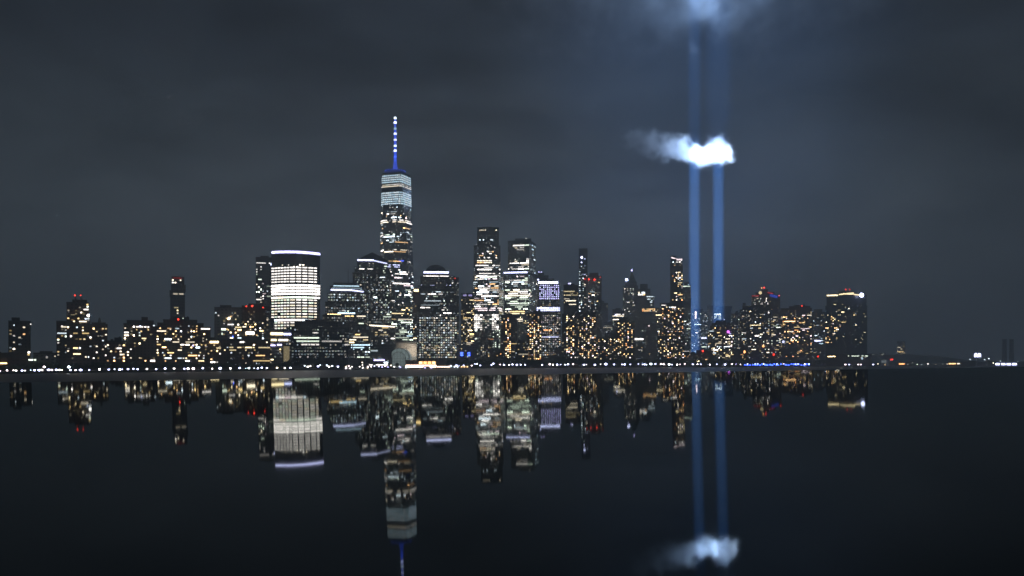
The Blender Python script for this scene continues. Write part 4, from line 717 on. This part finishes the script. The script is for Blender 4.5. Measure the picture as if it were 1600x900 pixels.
for px, y, r_, c, s in ((1372, 568.6, .9, 'cream', 6), (1418.5, 569.3, .7, 'white', 2), (1433, 569.2, .8, 'green', 4), (1445, 557.2, 2.0, 'yel', 3), (1452, 557.3, .8, 'cream', 1.2), (1450, 568.6, 1.1, 'white', 5), (1473, 569, 1, 'green', .7), (1516, 561.8, .9, 'cool', 4), (1538.5, 562, .9, 'cool', 4), (1545, 560.3, 1.1, 'cool', 6), (1563, 564, .9, 'cool', 4), (1552, 567, .9, 'cream', 8), (1561, 559.7, .7, 'green', .8)):
    lamp(px, y, r_, c, s, D=(2800 if px in (1445, 1452) else 2060), gz=(20 if px in (1445, 1452) else 0))

for px, y, r_, c, s in ((1383, 570, .7, 'warm', 4), (1426, 566.5, .6, 'cream', 2.5), (1440, 569.4, .6, 'cool', 3), (1462, 569.3, .6, 'cream', 2), (1480, 568.8, .7, 'cream', 4), (1497, 570, .7, 'warm', 5), (1533, 571, .7, 'lav', 5), (1550, 569, .8, 'cream', 7), (1574, 565.5, .6, 'green', 2), (1590, 564.8, .6, 'cool', 3)):
    lamp(px, y, r_, c, s, D=2060, gz=0)
# plaza lights at the marina in front of the office blocks
k = 0
for px, y, r_, c, s in ((476, 571.5, 1.5, 'cool', 6), (481, 573, 2, 'white', 7), (485, 572, 1.5, 'white', 6), (497, 572.5, 2, 'lav', 7), (500, 570.5, 1.3, 'cool', 5), (511, 571, 1.6, 'cool', 7), (514, 573, 1.8, 'white', 7), (519, 572, 1.6, 'cool', 7), (528, 573, 1.9, 'lav', 8), (541, 572.5, 1.2, 'cream', 5), (545, 572, 1.6, 'pink', 6), (550, 573, 1.2, 'white', 5), (562, 573, 1.2, 'white', 6), (575, 573, 1.5, 'pink', 6), (580, 573, 1.4, 'pink', 6), (585, 572, 1.4, 'lav', 6), (592, 572.6, 1.4, 'lav', 6), (597, 573.5, 1.3, 'violet', 6), (602, 572, 1.5, 'pink', 6), (606, 573.5, 1.2, 'violet', 6), (611, 571, 1.5, 'cream', 5), (616, 573, 1.3, 'white', 6), (624, 572.5, 1, 'cool', 5), (629, 574, 1, 'white', 5), (557, 548, .6, 'cool', 1.5)):
    if y > 560: lamp(px, y, r_ * .85, c, s)

# trees along the esplanade
def tree_meshes(seed):
    rg = random.Random(seed); hgt = rg.uniform(10, 13)
    tm = MB(); tm.tube((0, 0, 0), (rg.uniform(-.3, .3), 0, hgt * .45), .32, .2, M['bark'], 7)
    for k in range(5):
        a = rg.uniform(0, 6.28); tm.tube((0, 0, hgt * (.28 + .04 * k)), (math.cos(a) * 2.2, math.sin(a) * 2.2, hgt * (.55 + .06 * k)), .14, .05, M['bark'], 5)
    t = tm.build('trunk')
    cm = MB()
    cl = [(rg.uniform(-2.6, 2.6), rg.uniform(-2.6, 2.6), hgt * rg.uniform(.42, .92), rg.uniform(1.1, 2.2)) for _ in range(12)]
    for x, y, z, r in cl:
        for _ in range(46):
            d = Vector((rg.gauss(0, 1), rg.gauss(0, 1), rg.gauss(0, .8))).normalized() * r * rg.random() ** .4
            c = Vector((x, y, z)) + d; s = rg.uniform(.3, .6); u_ = Vector((rg.gauss(0, 1), rg.gauss(0, 1), rg.gauss(0, 1))).normalized(); v_ = u_.orthogonal().normalized()
            cm.add([c - u_ * s - v_ * s * .6, c + u_ * s - v_ * s * .6, c + u_ * s + v_ * s * .6, c - u_ * s + v_ * s * .6], [(0, 1, 2, 3)], M['leaf'])
    return t, cm.build('crown')
TM = [tree_meshes(s) for s in (3, 5, 8, 13)]; used = [False] * 4
def tree(px, off, sc_, k):
    D = shore(px) + off; r = empty('tree', (U(px) * D, D, GZ)); r.scale = (sc_ * 1.15, sc_ * 1.15, sc_); r.rotation_euler.z = rnd.uniform(0, 6.28)
    tag(r, '%s leafy tree in shadow on the esplanade %s' % ('tall' if sc_ > 1.05 else ('small' if sc_ < .8 else 'bushy'), where(px)), 'tree', 'trees along the esplanade')
    for o in TM[k]:
        c = o if not used[k] else o.copy()
        if used[k]: COL.objects.link(c)
        c.parent = r
    used[k] = True
px = -6
while px < 1292:
    if px < 455: sc_ = rnd.uniform(.45, .75)
    elif 470 < px < 700 : sc_ = rnd.uniform(.45, .7)
    else: sc_ = rnd.uniform(.8, 1.25)
    tree(px, rnd.uniform(14, 50), sc_, rnd.randrange(4))
    px += rnd.uniform(4.5, 8.5) if not 470 < px < 700 else rnd.uniform(14, 26)

# moored boats
def boat(px, Dd, ln, hgt, label, cat, mast=0, lights=()):
    D = shore(px) - Dd; c = Vector((U(px) * D, D, 0)); r = empty(cat.replace(' ', '_'), c); tag(r, label, cat)
    b = MB(); n_ = 9; vs = []
    for z, wk, lk in ((-.3, .7, .9), (hgt * .5, 1.0, 1.0), (hgt * .55, .96, .98)):
        for i in range(n_): t = i / (n_ - 1); wd = ln * .14 * wk * (math.sin(math.pi * min(1, .25 + t * .75)) ** .6 if t < 1 else .02); vs.append((c.x + (t - .5) * ln * lk, c.y - wd, z))
        for i in range(n_ - 1, -1, -1): t = i / (n_ - 1); wd = ln * .14 * wk * (math.sin(math.pi * min(1, .25 + t * .75)) ** .6 if t < 1 else .02); vs.append((c.x + (t - .5) * ln * lk, c.y + wd, z))
    m_ = 2 * n_
    b.add(vs, [(k * m_ + i, k * m_ + (i + 1) % m_, (k + 1) * m_ + (i + 1) % m_, (k + 1) * m_ + i) for k in range(2) for i in range(m_)] + [tuple(range(2 * m_, 3 * m_))], M['hull']); b.build('hull', r)
    b = MB(); b.prism([(c.x - ln * .3, c.y - ln * .09), (c.x + ln * .18, c.y - ln * .09), (c.x + ln * .18, c.y + ln * .09), (c.x - ln * .3, c.y + ln * .09)], hgt * .55, hgt, M['hull'], [(c.x - ln * .28, c.y - ln * .08), (c.x + ln * .1, c.y - ln * .08), (c.x + ln * .1, c.y + ln * .08), (c.x - ln * .28, c.y + ln * .08)]); b.build('cabin', r)
    if mast:
        b = MB(); b.tube((c.x, c.y, hgt * .5), (c.x, c.y, mast), .25, .12, M['hull'], 6); b.tube((c.x, c.y, hgt * .9), (c.x - ln * .4, c.y, hgt * .95), .15, .12, M['hull'], 6); b.build('mast', r)
    for dx, z, col, s in lights:
        b = MB(); b.ball((c.x + dx, c.y - ln * .1 - .4, z), .8, em(col, s), 8); b.build('deck_light', r)
boat(571, 14, 14, 3, 'sailing boat with a white mast moored below the pyramid-roofed tower', 'sailing boat', 17, [(-3, 2.5, 'white', 6), (3, 2.5, 'cream', 5)])
boat(545, 14, 14, 3, 'sailing boat with a tall pale mast moored below the stepped banded tower', 'sailing boat', 27, [(-3, 2.2, 'pink', 6), (2, 2, 'white', 5)])
boat(631, 26, 15, 4, 'motor boat moored left of the orange ferry hall', 'motor boat', 0, [(-4, 2.6, 'violet', 4), (3, 2.4, 'cool', 4)])
boat(668, 26, 18, 4, 'ferry boat with two violet deck lights in front of the orange ferry hall', 'ferry boat', 0, [(-3, 1.8, 'violet', 5), (5, 1.8, 'violet', 4)])
boat(707, 12, 20, 4.5, 'white motor yacht right of the orange ferry hall', 'motor yacht', 0, [(-6, 3, 'cool', 6), (-2, 3.4, 'ice', 5), (3, 3, 'cool', 6), (7, 2.6, 'cool', 5)])
boat(727, 12, 16, 4, 'small orange-lit boat right of the white motor yacht', 'motor boat', 0, [(-5, 2.8, 'warm', 5), (-1, 2.8, 'warm', 5), (3, 2.8, 'warm', 5)])

# ------------------------------------------------------------------ the two beams of light
DB = 2600.0
def mnode(n, l, op, a, b=None, c=None, clamp=False):
    m = n.new('ShaderNodeMath'); m.operation = op; m.use_clamp = clamp
    for i, v in enumerate((a, b, c)):
        if v is None: continue
        if hasattr(v, 'links'): l.new(v, m.inputs[i])
        else: m.inputs[i].default_value = v
    return m.outputs[0]
def mrange(n, l, v, a, b, c, d, smooth=False):
    m = n.new('ShaderNodeMapRange'); m.interpolation_type = 'SMOOTHSTEP' if smooth else 'LINEAR'
    l.new(v, m.inputs['Value'])
    for k, x in (('From Min', a), ('From Max', b), ('To Min', c), ('To Max', d)): m.inputs[k].default_value = x
    return m.outputs[0]
BEAM = 0.0205
ZC = zpx(243, DB)
def beam_mat(cx, up, R1):
    """volume emission put in for light scattered out of the beam: brightest inside its width, weaker above the cloud it has passed"""
    m = bpy.data.materials.new('beam_glow'); m.use_nodes = True; n = m.node_tree.nodes; l = m.node_tree.links; n.clear()
    out = n.new('ShaderNodeOutputMaterial'); e = n.new('ShaderNodeEmission'); e.inputs['Color'].default_value = (0.025, 0.27, 1.0, 1)
    g = n.new('ShaderNodeNewGeometry'); s = n.new('ShaderNodeSeparateXYZ'); l.new(g.outputs['Position'], s.inputs[0])
    dx = mnode(n, l, 'SUBTRACT', s.outputs['X'], cx); dy = mnode(n, l, 'SUBTRACT', s.outputs['Y'], DB)
    rr = mnode(n, l, 'SQRT', mnode(n, l, 'ADD', mnode(n, l, 'MULTIPLY', dx, dx), mnode(n, l, 'MULTIPLY', dy, dy)))
    Rz = mrange(n, l, s.outputs['Z'], ZC, ZC + 120, 22, R1)
    q = mnode(n, l, 'DIVIDE', rr, Rz)
    f = mrange(n, l, q, 1.0, .38, 0, 1, True)
    f = mnode(n, l, 'MULTIPLY', f, mnode(n, l, 'MULTIPLY_ADD', q, .6, .7))
    lo = mrange(n, l, s.outputs['Z'], 0, 500, .85, .75)
    lo = mnode(n, l, 'ADD', lo, mrange(n, l, s.outputs['Z'], 535, 572, 0, .2))   # glow added above the haze box, where its scattered light is missing
    hi = mrange(n, l, s.outputs['Z'], ZC, ZC + 70, 1.0, up, True)
    f = mnode(n, l, 'MULTIPLY', mnode(n, l, 'MULTIPLY', f, lo), mnode(n, l, 'MULTIPLY', hi, BEAM))
    l.new(f, e.inputs['Strength']); l.new(e.outputs[0], out.inputs['Volume']); m.cycles.volume_step_rate = 0.12
    return m
BX = (1085.0, 1122.3)
for i, (px, lb) in enumerate(zip(BX, ('left beam of blue light rising into the cloud', 'right beam of blue light rising into the cloud'))):
    b = MB(); c = (U(px) * DB, DB, 0)
    b.lathe(c, [(22, 6.0), (22, ZC), ((26, 50)[i], ZC + 120), ((26, 50)[i], 1250)], beam_mat(c[0], (.13, .045)[i], (26, 50)[i]), 28)
    o = b.build('light_beam'); tag(o, lb, 'light beam', 'twin light beams')
    la = bpy.data.lights.new('searchlight', 'AREA'); lo = link(bpy.data.objects.new('searchlight', la)); lo.parent = o
    lo.location = (c[0], c[1], 8); lo.rotation_euler = (math.pi, 0, 0)
    la.shape = 'DISK'; la.size = 26; la.spread = R(2.0); la.energy = 1.3e5; la.color = (0.42, 0.62, 1.0)

# unseen fill lamps added in the clouds for light scattered on from the beams
la = bpy.data.lights.new('cloud_fill', 'AREA'); lo = link(bpy.data.objects.new('cloud_fill', la)); lo.location = P(1114, 240, DB); lo.rotation_euler = (0, R(90), 0)
la.shape = 'DISK'; la.size = 50; la.spread = R(66); la.energy = 8e5; la.color = (0.42, 0.62, 1.0)
la = bpy.data.lights.new('cloud_fill', 'AREA'); lo = link(bpy.data.objects.new('cloud_fill', la)); lo.location = P(1143, 240, DB); lo.rotation_euler = (0, R(90), 0)
la.shape = 'DISK'; la.size = 60; la.spread = R(60); la.energy = 3e5; la.color = (0.5, 0.68, 1.0)
la = bpy.data.lights.new('cloud_fill', 'POINT'); lo = link(bpy.data.objects.new('cloud_fill', la)); lo.location = P(1098, 5, DB)
la.shadow_soft_size = 70; la.energy = 3.0e6; la.color = (0.36, 0.58, 1.0)
# ------------------------------------------------------------------ clouds (volumes lit by the searchlights and added fill lamps)
def cloud(name, label, blobs, dens, nscale, amp, soft, vox, grow=1.55, thin=None):
    """blobs: (px, py, radius_px, depth offset m, flatten)"""
    b = bmesh.new(); k = 0
    for px, py, r, dy, fl in blobs:
        D = DB + dy; Rm = r / F * D * grow
        bmesh.ops.create_icosphere(b, subdivisions=3, radius=1, matrix=Matrix.Translation(P(px, py, D)) @ Matrix.Diagonal((Rm, Rm, Rm * fl, 1)))
    me = bpy.data.meshes.new(name); b.to_mesh(me); b.free()
    o = link(bpy.data.objects.new(name, me))
    rm = o.modifiers.new('r', 'REMESH'); rm.mode = 'VOXEL'; rm.voxel_size = vox
    m = bpy.data.materials.new(name); m.use_nodes = True; n = m.node_tree.nodes; l = m.node_tree.links; n.clear()
    out = n.new('ShaderNodeOutputMaterial'); v = n.new('ShaderNodeVolumePrincipled'); v.inputs['Color'].default_value = (.97, .98, 1, 1); v.inputs['Anisotropy'].default_value = 0.0
    g = n.new('ShaderNodeNewGeometry'); acc = None
    no = n.new('ShaderNodeTexNoise'); no.inputs['Scale'].default_value = nscale; no.inputs['Detail'].default_value = 8; no.inputs['Roughness'].default_value = .62; l.new(g.outputs['Position'], no.inputs['Vector'])
    for px, py, r, dy, fl in blobs:
        D = DB + dy; Rm = r / F * D; c = P(px, py, D)
        s = n.new('ShaderNodeVectorMath'); s.operation = 'SUBTRACT'; l.new(g.outputs['Position'], s.inputs[0]); s.inputs[1].default_value = c
        q_ = n.new('ShaderNodeVectorMath'); q_.operation = 'MULTIPLY'; l.new(s.outputs[0], q_.inputs[0]); q_.inputs[1].default_value = (1 / Rm, 1 / Rm, 1 / (Rm * fl))
        ln_ = n.new('ShaderNodeVectorMath'); ln_.operation = 'LENGTH'; l.new(q_.outputs[0], ln_.inputs[0])
        if acc is None: acc = ln_.outputs['Value']
        else:
            mn = n.new('ShaderNodeMath'); mn.operation = 'SMOOTH_MIN'; mn.inputs[2].default_value = .25; l.new(acc, mn.inputs[0]); l.new(ln_.outputs['Value'], mn.inputs[1]); acc = mn.outputs[0]
    a1 = n.new('ShaderNodeMath'); a1.operation = 'MULTIPLY_ADD'; l.new(no.outputs['Fac'], a1.inputs[0]); a1.inputs[1].default_value = amp; l.new(acc, a1.inputs[2])
    mr = n.new('ShaderNodeMapRange'); mr.interpolation_type = 'SMOOTHSTEP'; mr.inputs['From Min'].default_value = 1.0 + amp * .5; mr.inputs['From Max'].default_value = 1.0 + amp * .5 - soft
    mr.inputs['To Min'].default_value = 0; mr.inputs['To Max'].default_value = dens; l.new(a1.outputs[0], mr.inputs['Value']); dn = mr.outputs[0]
    if thin:
        sx = n.new('ShaderNodeSeparateXYZ'); l.new(g.outputs['Position'], sx.inputs[0])
        dn = mnode(n, l, 'MULTIPLY', dn, mrange(n, l, sx.outputs['X'], U(thin[0]) * DB, U(thin[1]) * DB, thin[2], 1, True))
    l.new(dn, v.inputs['Density'])
    l.new(v.outputs[0], out.inputs['Volume']); m.cycles.volume_step_rate = 0.6 if vox < 10 else 1.0
    me.materials.append(m)
    tag(o, label, 'cloud'); return o
cloud('cloud', 'small bright two-humped cloud where the two beams strike it',
      [(1065, 224, 17, 0, .9), (1120, 224, 18, 0, 1), (1062, 232, 21, 0, .9), (1086, 240, 22, 0, .75), (1104, 245, 26, 0, .8), (1122, 233, 22, 0, 1.1), (1136, 243, 17, 0, 1.0), (1144, 250, 11, 0, .8), (1074, 238, 20, 0, .9), (1040, 231, 26, 0, .85), (1016, 224, 29, 5, .85), (992, 217, 27, 10, .8)],
      0.03, 0.045, 3.0, .8, 4.0, thin=(995, 1055, .3))
cloud('cloud', 'broad blue-lit cloud above the beams at the top edge of the sky',
      [(1100, -20, 110, 0, .75), (1010, -35, 150, 10, .7), (1190, -30, 150, -10, .7), (1290, -50, 150, 20, .6), (920, -40, 160, 20, .7), (1100, -110, 220, 0, .6)],
      0.006, 0.010, 4.4, 2.4, 14.0)

# ------------------------------------------------------------------ haze over the whole place
HZ = 0.00036
b = bmesh.new(); bmesh.ops.create_cube(b, size=1, matrix=Matrix.Translation((0, 3300, 279)) @ Matrix.Diagonal((14400, 7800, 562, 1)))
me = bpy.data.meshes.new('haze'); b.to_mesh(me); b.free(); o = link(bpy.data.objects.new('haze', me)); tag(o, 'thin night haze over river and city', 'haze', kind='stuff')
m = bpy.data.materials.new('haze'); m.use_nodes = True; n = m.node_tree.nodes; n.clear(); out = n.new('ShaderNodeOutputMaterial'); v = n.new('ShaderNodeVolumePrincipled')
v.inputs['Color'].default_value = (.9, .95, 1, 1); v.inputs['Density'].default_value = HZ; v.inputs['Anisotropy'].default_value = .2
m.node_tree.links.new(v.outputs[0], out.inputs['Volume']); me.materials.append(m)
